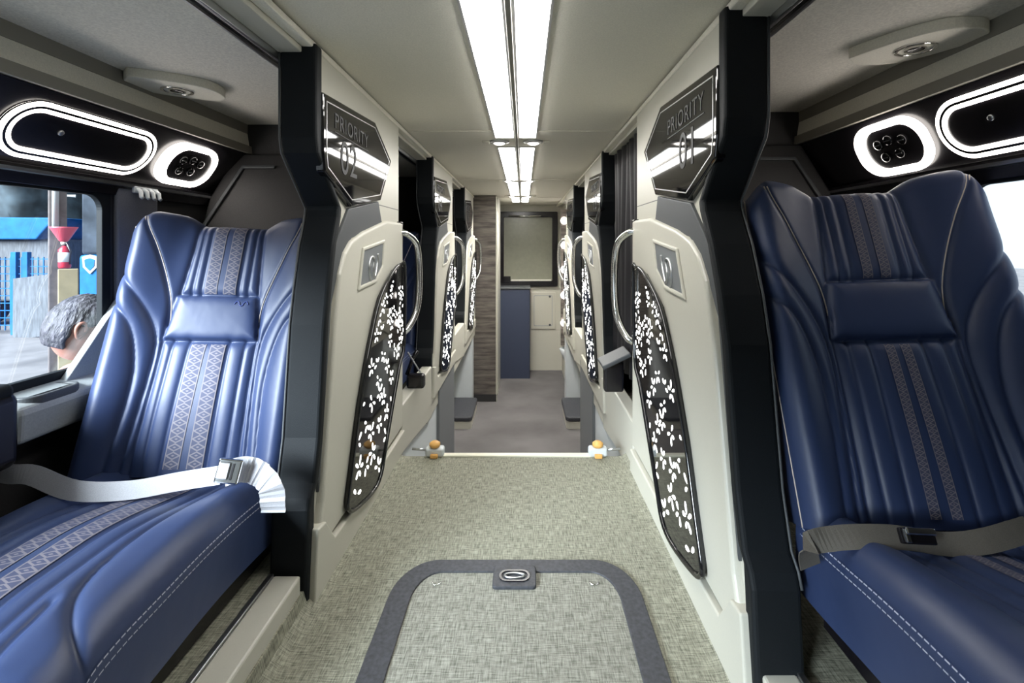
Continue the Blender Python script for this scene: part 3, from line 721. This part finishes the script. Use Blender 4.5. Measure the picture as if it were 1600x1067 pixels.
# ------------------------------------------------------------ seat belts
def strap(name, pts, wd, m, parent, th=.0022, per=6, ripple=0):
    """pts: (point, width direction)"""
    c = catmull([p for p, _ in pts], per); n = len(pts); bm = bmesh.new(); rows = []
    wds = catmull([Vector(w_)*1.0 for _, w_ in pts], per)
    for i, p in enumerate(c):
        t = (c[min(i+1, len(c)-1)]-c[max(i-1, 0)]).normalized(); wv = wds[i]; wv = (wv-t*wv.dot(t)).normalized(); nn = t.cross(wv); p = p+nn*ripple*(math.sin(i*1.1)+.6*math.sin(i*2.7+1))
        rows.append([bm.verts.new(p+wv*wd/2*a+nn*th/2*b) for a, b in ((-1, -1), (1, -1), (1, 1), (-1, 1))])
    for a, b in zip(rows, rows[1:]):
        for q in range(4): bm.faces.new((a[q], a[(q+1) % 4], b[(q+1) % 4], b[q]))
    bm.faces.new(rows[0]); bm.faces.new(rows[-1][::-1]); bmesh.ops.recalc_face_normals(bm, faces=bm.faces)
    return link(name, bm, m, parent, smooth=False)
def PZ(px, py, z):
    Y = (EYE-z)*F/(py-381); return P(px, py, Y)
e = empty('seat_belt', (0, 0, 0), 'pale grey lap belt lying across the left blue seat', 'seat belt')
strap('webbing', [(PZ(-70, 725, .42), (0, .2, 1)), (PZ(10, 740, .41), (0, .3, 1)), (PZ(50, 742, .41), (.3, .5, .9)), (PZ(115, 766, .385), (0, .5, .8)), (PZ(200, 766, .375), (0, .6, .8)), (PZ(280, 752, .385), (0, .5, .9)), (PZ(345, 742, .40), (0, .4, 1))], .048, M['belt'], e)
strap('buckle_sleeve', [(PZ(352, 740, .41), (0, .4, 1)), (PZ(380, 733, .42), (0, .4, 1)), (PZ(405, 740, .41), (.2, .3, 1)), (PZ(423, 762, .38), (.6, .1, .7)), (PZ(427, 800, .31), (1, 0, .2))], .064, M['belt'], e, per=10, ripple=.0022)
bk = link('buckle', boxm(-.030, .030, -.007, .007, -.030, .030), M['chrome'], e, bevel=.004); bk.location = PZ(358, 736, .43); bk.rotation_euler = (-.3, .15, .1)
link('buckle_lever', boxm(-.026, .004, -.012, -.006, -.020, .022), M['alu'], bk, bevel=.003)
link('buckle_slot', boxm(.008, .013, -.009, -.006, -.02, .02), M['gloss2'], bk)
e = empty('seat_belt', (0, 0, 0), 'tan lap belt with chrome buckle across the right navy seat', 'seat belt')
strap('webbing', [(PZ(1266, 885, .36), (.9, 0, .4)), (PZ(1264, 852, .42), (.6, 0, .8)), (PZ(1295, 842, .435), (0, .5, .9)), (PZ(1350, 838, .445), (0, .6, .7)), (PZ(1410, 840, .44), (0, .6, .7)), (PZ(1480, 850, .42), (0, .6, .7)), (PZ(1540, 845, .43), (0, .6, .7)), (PZ(1610, 825, .45), (0, .5, .8))], .044, M['belt2'], e)
bk = link('buckle', boxm(-.034, .034, -.006, .006, -.016, .012), M['gloss2'], e, bevel=.003); bk.location = PZ(1432, 836, .455); bk.rotation_euler = (-.5, .05, 0)
link('buckle_lever', boxm(-.028, .030, -.016, -.005, .000, .013), M['chrome'], bk, bevel=.003)
link('buckle_tab', boxm(-.030, -.020, -.012, -.004, -.014, .010), M['chrome'], bk, bevel=.002)

# ------------------------------------------------------------ window ledge, armrest (left) and the right one
def ledge(W, sg, Yend, label):
    e = empty('window_ledge', (W, Yend, 0), label, 'ledge')
    fn = lambda a, u, v: (-sg*u, a, v)
    b = link('shelf', prism([(0, .48), (.100, .48), (.105, .56), (.098, .58), (0, .605)], -.68, .36, fn), M['greyt'], e, bevel=.012, seg=3)
    u = link('upstand', prism([(-.48, .55), (-.48, .585), (-.262, .83), (-.245, .845), (-.10, .845), (-.10, .55)], .005, .03, lambda a, u_, v: (-sg*a, u_, v)), M['greyt'], e, bevel=.004)
    r = link('cup_holder_rim', ringprism(rrect(.052, -.56, .046, .09, .0459, n=10), rrect(.052, -.56, .036, .078, .0359, n=10), .572, .600, lambda a, u_, v: (-sg*u_, v, a)), M['dgrey'], e, bevel=.004)
    link('cup_holder_well', prism(rrect(.052, -.56, .036, .078, .0359, n=10), .572, .592, lambda a, u_, v: (-sg*u_, v, a)), M['gloss2'], r)
    return e
M['greyt'] = mottle(mat('pale_grey_moulding', (.34, .36, .36), .45), 200, .08, .1)
M['greyd'] = mat('armrest_trim', (.10, .10, .11), .5)
ledge(WL, -1, 2.0, 'pale grey moulded ledge with cup holder under the left window')
def armrest(x, y, label):
    e = empty('armrest', (x, y, .09), label, 'armrest')
    link('body', prism(rrect(0, .46, .065, .10, .03), -.75, .0, lambda a, u, v: (u, a, v)), M['gloss2'], e, bevel=.02, seg=4)
    link('pad', prism(rrect(0, .56, .06, .02, .018), -.75, -.01, lambda a, u, v: (u, a, v)), M['black'], e, bevel=.01)
    c = link('control_plate', boxm(-.035, .035, -.004, .004, .40, .47), M['greyd'], e, bevel=.004)
    link('control_label', boxm(-.025, .025, -.006, -.003, .425, .445), M['stitch'], c)
    return e
armrest(-1.375, 1.27, 'black armrest with control plate between the left seat and window')

# ------------------------------------------------------------ black curtain in the right doorway, belt parts in far seats
def curtain(x, y0, y1, z0, z1, label):
    n, mrow = 90, 12; us = np.linspace(0, 1, n); vs = np.linspace(0, 1, mrow); U, V = np.meshgrid(us, vs)
    X = x+.016*np.sin(U*2*PI*7+.5*np.sin(V*3))*(1-.3*V)+.005*np.sin(U*31+V*4); Yy = y0+(y1-y0)*U+.01*np.sin(V*5+U*9)
    me = grid_mesh('curtain', X, Yy, z0+(z1-z0)*V, M['curtain'], None)
    o = bpy.data.objects.new('curtain', me); C.objects.link(o)
    so = o.modifiers.new('thickness', 'SOLIDIFY'); so.thickness = .003
    return tag(o, label, 'curtain')
curtain(XR+.062, 2.26, 3.04, .32, 1.585, 'black pleated curtain gathered in the first doorway on the right')
def fold_tray(x, y, z, sg, label):
    e = empty('side_tray', (x, y, z), label, 'tray')
    link('arm', boxm(-.05, .05, -.03, .03, -.16, .0), M['gloss2'], e, bevel=.01)
    t = link('top', boxm(-.07, .09, -.09, .09, .0, .022), M['dgrey'], e, bevel=.006); t.rotation_euler = (0, sg*.45, 0)
    return e
fold_tray(.47, 2.55, .42, -1, 'small black tilted tray beside the right doorway')
e = empty('seat_buckle', (0, 0, 0), 'dark buckle and stalk on the seat in the first left doorway', 'seat belt')
link('stalk', tube([P(636, 585, 2.75), P(645, 560, 2.75), P(652, 548, 2.75)], .012, n=8), M['gloss2'], e, smooth=True)
bx_ = link('buckle', boxm(-.05, .05, -.03, .03, -.05, .03), M['gloss2'], e, bevel=.015); bx_.location = P(650, 592, 2.75)
link('blade', tube([P(637, 550, 2.7), P(657, 582, 2.7)], .005, n=6), M['alu'], e)

# ------------------------------------------------------------ step latches at both ends of the nosing
for x, s, ss in ((-.43, -1, 'left'), (.36, 1, 'right')):
    e = empty('step_latch', (x, YS-.0, 0), 'small white and orange latch at the %s end of the step edge' % ss, 'latch')
    link('bracket', boxm(-.045, .045, -.02, .03, 0.001, .045), M['white'], e, bevel=.012, seg=3)
    link('orange_cap', lathe([(.018, 0), (.026, .008), (.026, .02), (.016, .028)], 20, mx=Matrix.Translation((0, .0, .044))), M['yellow'], e, smooth=True)
    link('pin', tube([(s*.04, .0, .03), (s*.11, .0, .036)], .006, n=8), M['alu'], e, smooth=True)
    link('foot', boxm(-.018, .018, -.035, -.015, .001, .02), M['yellow'], e, bevel=.004)
# ------------------------------------------------------------ step pads in the sunken recesses
for sg, X, ss in ((-1, -.60, 'left'), (1, .50, 'right')):
    e = empty('step_box', (X, 5.2, ZLOW), 'low cream step with black pad in the %s recess of the lower aisle' % ss, 'step')
    fn = lambda a, u, v: (sg*u, v, a)
    base = [(-.05, 0), (.24, 0), (.24, .66), (-.02, .66), (-.02, .10)]
    base = [(-.04, .03), (-.02, 0), (.24, 0), (.24, .66), (-.03, .66), (-.04, .6)]
    link('base', prism(base, 0, .13, fn), M['cream'], e, bevel=.01)
    link('pad', prism(offset_poly(base, -.008), .13, .18, fn), M['rubber'], e, bevel=.015, seg=3)

# ------------------------------------------------------------ rear end: wood column, mirror, cabinet, bulbs
struct('wall_column', boxm(-1.38, -.345, 6.12, 7.05, ZLOW, ZC), M['wood'])
struct('trim_%d' % k, boxm(-.348, -.335, 6.115, 6.14, ZLOW, ZC), M['cream']); k += 1
struct('baseboard_rear', boxm(-.62, -.343, 6.105, 6.12, ZLOW, ZLOW+.14), M['char'])
struct('trim_%d' % k, boxm(-.345, -.335, 6.4, 7.05, ZLOW, ZC), M['cream']); k += 1
def back_rect(x0, y0, x1, y1, Y):
    a, b = P(x0, y0, Y), P(x1, y1, Y); return a.x, b.x, b.z, a.z
e = empty('rear_window', (0, YE, 0), 'square shaded window with thick black frame in the rear wall', 'window')
x0, x1, z0, z1 = back_rect(779, 331, 871, 447, YE)
cxx, czz, hxx, hzz = (x0+x1)/2, (z0+z1)/2, (x1-x0)/2, (z1-z0)/2
fy = lambda a, u, v: (u, a, v)
link('frame', ringprism(rrect(cxx, czz, hxx, hzz, .02), rrect(cxx, czz, hxx-.085, hzz-.085, .02), -.06, -.0, fy), M['gloss2'], e, bevel=.008)
link('screen', prism(rrect(cxx, czz, hxx-.08, hzz-.08, .02), -.02, -.005, fy), M['shade'], e)
link('handle', tube([(cxx-.30, -.075, z1-.07), (cxx+.20, -.075, z1-.07)], .014, n=8), M['chrome'], e, smooth=True)
link('lock', boxm(x0+.07, x0+.19, -.075, -.05, z0+.06, z0+.16), M['gloss2'], e, bevel=.005)
link('bottom_bar', boxm(x0+.20, x1-.1, -.05, -.02, z0+.085, z0+.11), M['cream'], e)
x0, x1, z0, z1 = back_rect(778, 449, 828, 597, 7.15)
e = empty('navy_cabinet', ((x0+x1)/2, 7.15, ZLOW), 'tall navy cabinet below the rear window', 'cabinet')
hw_ = (x1-x0)/2
link('body', boxm(-hw_, hw_, 0, .36, 0.0, z1-ZLOW-.03), M['navyd'], e, bevel=.01)
link('top', boxm(-hw_-.005, hw_+.01, -.015, .36, z1-ZLOW-.03, z1-ZLOW), M['dgrey'], e, bevel=.01)
link('hinge', boxm(-hw_-.014, -hw_, -.004, .03, .55, .72), M['alu'], e)
x0, x1, z0, z1 = back_rect(829, 456, 868, 514, YE)
e = empty('service_panel', ((x0+x1)/2, YE, (z0+z1)/2), 'pale square service panel with two screws on the rear wall', 'panel')
hx_, hz_ = (x1-x0)/2, (z1-z0)/2
link('plate', prism(rrect(0, 0, hx_, hz_, .02), -.02, 0, fy), M['cream'], e, bevel=.006)
link('border', ringprism(rrect(0, 0, hx_-.05, hz_-.05, .02), rrect(0, 0, hx_-.06, hz_-.06, .02), -.023, -.018, fy), M['greyt'], e)
for z in (hz_-.07, -hz_+.07):
    link('screw', lathe([(.004, .0), (.016, 0), (.018, .006)], 14, mx=Matrix.Translation((hx_-.09, -.02, z))@Matrix.Rotation(PI/2, 4, 'X')), M['dgrey'], e)
struct('trim_%d' % k, boxm(-.31, .70, YE-.02, YE, P(0, 449, YE).z-.02, P(0, 449, YE).z+.01), M['cream'], bevel=.004); k += 1
# bulb mirror on the right rear side
struct('wall_vanity', boxm(.60, 1.26, 6.9, 7.6, ZLOW, ZC), M['cream'])
e = empty('bulb_mirror', (.60, 6.85, 0), 'narrow dark mirror strip edged with round bulbs at the rear right', 'mirror')
link('strip', boxm(-.075, .14, .0, .05, -.40, 1.52), M['wood'], e, bevel=.004)
link('mirror', boxm(.0, .12, -.012, 0, -.10, 1.15), M['gloss'], e)
for py in (345, 383, 421, 461, 504):
    z = P(0, py, 6.85).z
    b = link('bulb', lathe([(.005, -.05), (.03, -.04), (.048, -.015), (.05, .01), (.035, .035), (.02, .05)], 20, mx=Matrix.Translation((-.03, -.03, z))), M['ring'], e, smooth=True)
    link('bulb_socket', lathe([(.03, 0), (.03, .03)], 16, mx=Matrix.Translation((-.03, 0, z))@Matrix.Rotation(PI/2, 4, 'X')), M['chrome'], b)
e = empty('wash_basin', (.63, 6.8, ZLOW), 'small white wash basin below the bulb mirror', 'basin')
zb = P(0, 545, 6.8).z-ZLOW
link('bowl', lathe([(.05, zb-.18), (.09, zb-.10), (.13, zb), (.12, zb+.01), (.10, zb-.02), (.05, zb-.08)], 28), M['white'], e, smooth=True)
link('pedestal', lathe([(.06, 0), (.035, .1), (.03, zb-.17)], 20), M['greyt'], e, smooth=True)

# ------------------------------------------------------------ outside, seen through the left window
GZ = -.95
M['ground'] = mottle(mat('yard_gravel', (.13, .122, .122), .9), 1.5, .3, .3)
M['bluep'] = mottle(mat('blue_paint', (.006, .085, .24), .7, 0, .15), 5, .2, .0)
M['dkwin'] = mottle(mat('dark_glass', (.03, .038, .05), .75, 0, .1), 3, .4, 0)
M['conc'] = mottle(mat('weathered_post', (.11, .095, .092), .8), 8, .3, .1)
M['yel'] = mottle(mat('faded_yellow', (.30, .25, .14), .7), 8, .1, .1)
M['red'] = mat('red_paint', (.38, .015, .03), .35)
M['pinkred'] = mat('red_funnel', (.48, .06, .09), .4)
M['foli'] = mottle(mat('dark_foliage', (.05, .07, .085), .9), 2, .7, .5)
M['sheet'] = mottle(mat('grey_sheet', (.06, .066, .075), .8), 4, .4, .1, stretch=(6, 6, 1))
M['sheetd'] = mottle(mat('dark_corrugated', (.055, .06, .07), .7), .6, .5, 0)
M['skin'] = mottle(mat('skin', (.34, .16, .12), .5), 30, .08, .1)
M['hair'] = mottle(mat('grey_hair', (.045, .042, .05), .6), 70, .9, 1.0, stretch=(1, 1, .35), dist=.012)
M['shirt'] = mottle(mat('teal_shirt', (.06, .25, .30), .8), 30, .3, .2)
M['trous'] = mat('dark_trousers', (.03, .035, .05), .8)
struct('ground', boxm(-60, 40, -40, 60, GZ-.1, GZ), M['ground'])
# face outside objects toward the camera
def at(px, Y): return Vector(((px-818)/F*Y, Y, GZ))
def zpx(py, Y): return EYE-(py-381)/F*Y-GZ
# post with yellow sleeve
Y = 6.4; p = at(90, Y)
e = empty('utility_post', p, 'weathered square post in the yard with faded yellow lower sleeve', 'post', None)
e.rotation_euler = (0, 0, math.radians(44))
link('shaft', boxm(-.09, .09, -.09, .09, 0, 3.4), M['conc'], e, bevel=.015)
link('sleeve', boxm(.0, .20, -.13, -.09, 0, zpx(420, Y)), M['yel'], e, bevel=.01)
link('conduit', tube([(-.02, -.11, 2.2), (-.02, -.11, 3.4)], .035, n=10), M['greyt'], e, smooth=True)
p2 = at(101, Y-.22)
e = empty('fire_extinguisher', p2+Vector((0, 0, zpx(419, Y-.22))), 'red fire extinguisher hanging on the yard post', 'fire extinguisher')
h_ = zpx(384, Y-.22)-zpx(419, Y-.22)
link('cylinder', lathe([(.055, 0), (.062, .02), (.062, h_-.05), (.03, h_-.01), (.02, h_)], 24), M['red'], e, smooth=True)
link('paper_label', lathe([(.0635, .08), (.0635, .20)], 24), M['white'], e, smooth=True)
link('hose', tube([(0, 0, h_), (.05, -.02, h_+.03), (.08, 0, h_-.08), (.07, 0, .05)], .012, n=6), M['gloss2'], e, smooth=True)
e = empty('red_funnel', p2+Vector((-.01, 0, zpx(378, Y-.22))), 'red funnel above the fire extinguisher on the post', 'funnel')
link('cone', lathe([(.03, 0), (.05, .02), (.13, .17), (.14, .19)], 24), M['pinkred'], e, smooth=True)
link('spout', lathe([(.028, -.035), (.03, 0)], 16), M['cream'], e, smooth=True)
# blue bus parked behind
Y = 10.5; a_ = at(112, Y)
e = empty('parked_bus', at(190, Y), 'blue bus with shield emblem parked in the yard', 'bus')
bw = 2.6
link('lower_body', boxm(-.95, 2.6, 0, 6, .45, zpx(398, Y)), M['bluep'], e, bevel=.08, seg=3)
link('upper_body', boxm(-.93, 2.58, .05, 6, zpx(398, Y), 3.4), M['dkwin'], e, bevel=.06)
link('bumper', boxm(-.95, 2.6, -.05, .3, .3, .62), M['greyp'], e, bevel=.04)
s_ = [(0, -.2), (.15, -.05), (.17, .17), (0, .22), (-.17, .17), (-.15, -.05)]
em = link('shield_emblem', prism([(-.66+u, 1.85+v-.32) for u, v in s_], -.03, .0, fy), M['greyt'], e)
link('shield_centre', prism([(-.66+u*.65, 1.85+v*.65-.32) for u, v in s_], -.04, -.02, fy), M['bluep'], em)
for x in (-.5, 2.1): link('wheel', lathe([(.2, -.15), (.5, -.15), (.5, .15), (.2, .15)], 24, mx=Matrix.Translation((x+.1, 1.2, .5))@Matrix.Rotation(PI/2, 4, 'Y')), M['gloss2'], e, smooth=False)
link('mirror_arm', tube([(-.9, -.1, 3.0), (-1.1, -.25, 3.0), (-1.1, -.25, 2.6)], .03, n=6), M['white'], e)
# blue truck
Y = 11.5; p = at(0, Y)
e = empty('blue_truck', p, 'blue tipper truck body at the far left of the yard', 'truck')
pts = [(-2.5, zpx(374, Y)), (.85, zpx(374, Y)), (1.30, zpx(340, Y)), (-2.5, zpx(338, Y))]
link('tipper_body', prism(pts, 0, 2.2, fy), M['bluep'], e, bevel=.03)
link('chassis', boxm(-2.5, 1.0, .2, 2.0, .6, zpx(374, Y)), M['sheet'], e, bevel=.05)
link('wheel', lathe([(.2, -.15), (.5, -.15), (.5, .15), (.2, .15)], 24, mx=Matrix.Translation((-.8, .4, .5))@Matrix.Rotation(PI/2, 4, 'X')), M['gloss2'], e)
# blue mesh fence
Y = 10.6; x0_ = at(-70, Y).x; x1_ = at(108, Y).x
e = empty('mesh_fence', Vector(((x0_+x1_)/2, Y, GZ)), 'blue steel mesh fence standing in the yard', 'fence')
wf = (x1_-x0_)/2; zt = zpx(398, Y)
bm = bmesh.new(); q = -wf
while q < wf:
    box(bm, q, q+.02, -.01, .01, .1, zt-.05); q += .12
for z in np.arange(.2, zt, .16): box(bm, -wf, wf, -.008, .008, z, z+.018)
link('mesh_panel', bm, M['bluep'], e)
for q in (-wf, -wf+1.25, -wf+1.5, wf-.3): link('fence_post', boxm(q, q+.12, -.05, .05, 0, zt+.06), M['bluep'], e, bevel=.01)
e = empty('leaning_sheets', at(52, 10.3), 'grey sheets leaning against the blue mesh fence', 'metal sheets')
l = link('sheet', boxm(-.42, .34, -.02, .02, .0, 1.30), M['sheet'], e); l.rotation_euler = (-.12, -.12, 0)
l = link('sheet', boxm(.30, .72, -.02, .02, .0, 1.15), M['sheet'], e); l.rotation_euler = (-.15, -.05, 0)
# dark trees behind
def tree(x, y, r, h, label):
    e = empty('yard_tree', (x, y, GZ), label, 'tree', 'dark trees behind the yard')
    bm = bmesh.new(); bmesh.ops.create_icosphere(bm, subdivisions=4, radius=1)
    rnd = random.Random(int(x*10))
    ph = [rnd.random()*6 for _ in range(6)]
    for v in bm.verts:
        d = 1+.18*math.sin(v.co.x*5+ph[0])*math.sin(v.co.y*6+ph[1])+.12*math.sin(v.co.z*9+ph[2]+v.co.x*7)+.08*rnd.random()
        v.co = Vector((v.co.x*r*d, v.co.y*r*d, h*.55+v.co.z*h*.5*d))
    link('crown', bm, M['foli'], e, smooth=True)
    link('trunk', lathe([(.3, 0), (.22, h*.4)], 12), M['conc'], e)
for x, y, r, h in ((-24.5, 18, 1.9, 8), (-18.6, 18, 2.0, 7.5), (-12.8, 18, 2.0, 8), (-30.5, 17, 2.0, 8)):
    tree(x, y, r, h, 'dark bushy tree behind the parked vehicles')
e = empty('warehouse', (-24, 21.5, GZ), 'long dark corrugated warehouse behind the trees of the yard', 'building')
bm = bmesh.new(); q = -30
while q < 30:
    box(bm, q, q+.3, -.06, .0, 0, 11); q += .6
box(bm, -30, 30, 0, 1, 0, 11)
link('corrugated_wall', bm, M['sheetd'], e)
link('roof', boxm(-30.5, 30.5, -.6, 1.5, 11, 11.4), M['sheet'], e)
e = empty('coat_hook', (WL+.03, 1.86, 1.225), 'small white coat hook at the top of the grey post by the left window', 'hook')
for q in (-.045, -.015, .015, .045): link('prong', tube([(0, q, .01), (.012, q, 0), (.014, q, -.02), (.02, q, -.024)], .007, n=6), M['white'], e, smooth=True)
link('plate', boxm(-.012, .0, -.06, .06, -.005, .02), M['white'], e, bevel=.003)
# man standing outside
def man_build():
    Y = 2.03; hx = (123-818)/F*Y; hz = EYE-(514-381)/F*Y-GZ
    e = empty('person', (hx, Y, GZ), 'person with short grey hair in a teal shirt outside the left window', 'person')
    e.rotation_euler = (0, 0, math.radians(-20))
    nb = hz-.16
    def skinned(name, verts, edges, rads, m, parent=e, root=0):
        me = bpy.data.meshes.new(name); me.from_pydata(verts, edges, []); me.materials.append(m)
        o = bpy.data.objects.new(name, me); C.objects.link(o); o.parent = parent
        bm = bmesh.new(); bm.from_mesh(me); ly = bm.verts.layers.skin.verify(); bm.verts.ensure_lookup_table()
        for i, r in enumerate(rads): bm.verts[i][ly].radius = r if isinstance(r, tuple) else (r, r); bm.verts[i][ly].use_root = (i == root)
        bm.to_mesh(me); bm.free()
        o.modifiers.new('skin', 'SKIN'); su = o.modifiers.new('sub', 'SUBSURF'); su.levels = 2; su.render_levels = 2
        dm = [p for p in me.polygons]
        return o
    # body: pelvis, spine, legs, arms, neck in one surface
    V = [(0, 0, .92), (0, 0, 1.1), (0, 0, nb-.20), (0, -.01, nb-.06), (0, .0, nb+.03)]; E = [(0, 1), (1, 2), (2, 3), (3, 4)]; Rr = [(.15, .11), (.14, .11), (.17, .12), (.10, .08), (.058, .058)]
    for s in (-1, 1):
        b = len(V)
        V += [(s*.10, 0, .82), (s*.11, .02, .48), (s*.11, -.01, .10), (s*.12, .12, .045)]; E += [(0, b), (b, b+1), (b+1, b+2), (b+2, b+3)]; Rr += [.10, .062, .045, .04]
        b = len(V)
        V += [(s*.185, -.01, nb-.12), (s*.24, .0, nb-.42), (s*.23, .14, nb-.60), (s*.225, .20, nb-.65)]; E += [(2, b), (b, b+1), (b+1, b+2), (b+2, b+3)]; Rr += [.07, .05, .034, .030]
    skinned('body', V, E, Rr, M['skin'])
    # shirt over the torso and upper arms, trousers over the legs
    V = [(0, 0, .90), (0, 0, 1.1), (0, 0, nb-.20), (0, -.01, nb-.055)]; E = [(0, 1), (1, 2), (2, 3)]; Rr = [(.172, .132), (.165, .132), (.19, .14), (.125, .10)]
    for s in (-1, 1):
        b = len(V); V += [(s*.19, -.01, nb-.12), (s*.23, .0, nb-.34)]; E += [(2, b), (b, b+1)]; Rr += [.088, .07]
    skinned('shirt', V, E, Rr, M['shirt'])
    V = [(0, 0, .95), (0, 0, .86)]; E = [(0, 1)]; Rr = [(.17, .13), (.165, .125)]
    for s in (-1, 1):
        b = len(V); V += [(s*.10, 0, .78), (s*.11, .02, .48), (s*.11, -.01, .12)]; E += [(1, b), (b, b+1), (b+1, b+2)]; Rr += [.115, .08, .065]
    skinned('trousers', V, E, Rr, M['trous'])
    # hands: palm, four fingers and a thumb each
    for s in (-1, 1):
        hb = Vector((s*.225, .20, nb-.65)); V = [tuple(hb), tuple(hb+Vector((0, .045, -.04)))]; E = [(0, 1)]; Rr = [(.03, .022), (.034, .016)]
        for q, (dx, ln) in enumerate(((-.027, .066), (-.009, .075), (.009, .07), (.026, .055))):
            b = len(V); base = hb+Vector((dx, .06, -.055)); V += [tuple(base), tuple(base+Vector((0, ln*.45, -ln*.45))), tuple(base+Vector((0, ln*.5, -ln*.95)))]
            E += [(1, b), (b, b+1), (b+1, b+2)]; Rr += [.0095, .0085, .0075]
        b = len(V); V += [tuple(hb+Vector((-s*.035, .03, -.03))), tuple(hb+Vector((-s*.055, .055, -.06))), tuple(hb+Vector((-s*.05, .07, -.085)))]
        E += [(0, b), (b, b+1), (b+1, b+2)]; Rr += [.012, .010, .009]
        skinned('hand', V, E, Rr, M['skin'])
    # head
    bm = bmesh.new(); bmesh.ops.create_uvsphere(bm, u_segments=48, v_segments=32, radius=1)
    for v in bm.verts:
        x, y, z = v.co; f = max(0, y)
        sx, sy, sz = .078, .098, .118
        if z < 0: sx *= 1-.22*(-z)**1.5; sy *= 1-.12*(-z)
        dx = 0; yy = y*sy; zz = z*sz
        g = lambda cx, cz, wx, wz: math.exp(-((x*sx-cx)/wx)**2-((z*sz-cz)/wz)**2)
        if y > 0:
            yy += .024*g(0, -.022, .010, .018)+.010*g(0, .0, .008, .02)+.006*g(0, -.058, .022, .006)+.008*g(0, -.095, .02, .014)+.006*g(0, .028, .05, .008)
            yy -= .010*g(.031, .006, .014, .010)+.010*g(-.031, .006, .014, .010)
        v.co = Vector((x*sx, yy, zz))
    hd = link('head', bm, M['skin'], e, smooth=True, loc=(0, .015, hz)); hd.rotation_euler = (math.radians(-18), 0, math.radians(-28)); hd.scale = (1.12, 1.12, 1.12)
    for s in (-1, 1):
        pts = [(s*.074, -.005, -.026), (s*.082, -.014, -.012), (s*.088, -.020, .010), (s*.088, -.014, .026), (s*.082, .0, .026), (s*.078, .006, .012), (s*.077, .004, -.008)]
        link('ear', tube(catmull(pts, 5, True), .0065, n=8, closed=True), M['skin'], hd, smooth=True)
        link('ear_bowl', lathe([(.004, -.004), (.018, -.002), (.020, .003)], 16, mx=Matrix.Translation((s*.079, -.006, .004))@Matrix.Rotation(s*1.35, 4, 'Y')), M['skin'], hd, smooth=True)
        link('eye', lathe([(.002, -.011), (.008, -.008), (.011, 0), (.008, .008), (.002, .011)], 16, mx=Matrix.Translation((s*.031, .080, .006))), M['white'], hd, smooth=True)
        link('eyebrow', tube([(s*.014, .101, .026), (s*.03, .097, .031), (s*.048, .086, .026)], .003, n=6), M['hair'], hd)
    link('mouth', tube([(-.022, .092, -.058), (0, .101, -.057), (.022, .092, -.058)], .003, n=6), M['pinkred'], hd)
    # hair: cap over the skull with lumpy strands
    bm = bmesh.new(); bmesh.ops.create_uvsphere(bm, u_segments=96, v_segments=64, radius=1); kill = []
    rnd = random.Random(3)
    for v in bm.verts:
        x, y, z = v.co
        lim = -.62 if y < -.1 else (-.62+(y+.1)*1.9)
        if abs(x) > .75 and -.25 < y < .3: lim = max(lim, .12)
        d = 1.0+.010*math.sin(40*x+16*z+5*math.sin(7*y))+.010*math.sin(31*y+19*x)*math.cos(23*z)+.014*rnd.random()
        if z < lim: kill.append(v); continue
        s_ = 1 if z > lim+.1 else .965+.035*(z-lim)/.1
        v.co = Vector((x*.088, y*.108-.004, z*.128))*d*s_
    bmesh.ops.delete(bm, geom=kill, context='VERTS')
    h = link('hair', bm, M['hair'], hd, smooth=True)
    so = h.modifiers.new('thick', 'SOLIDIFY'); so.thickness = .012
    return e
man_build()
bpy.context.view_layer.update()
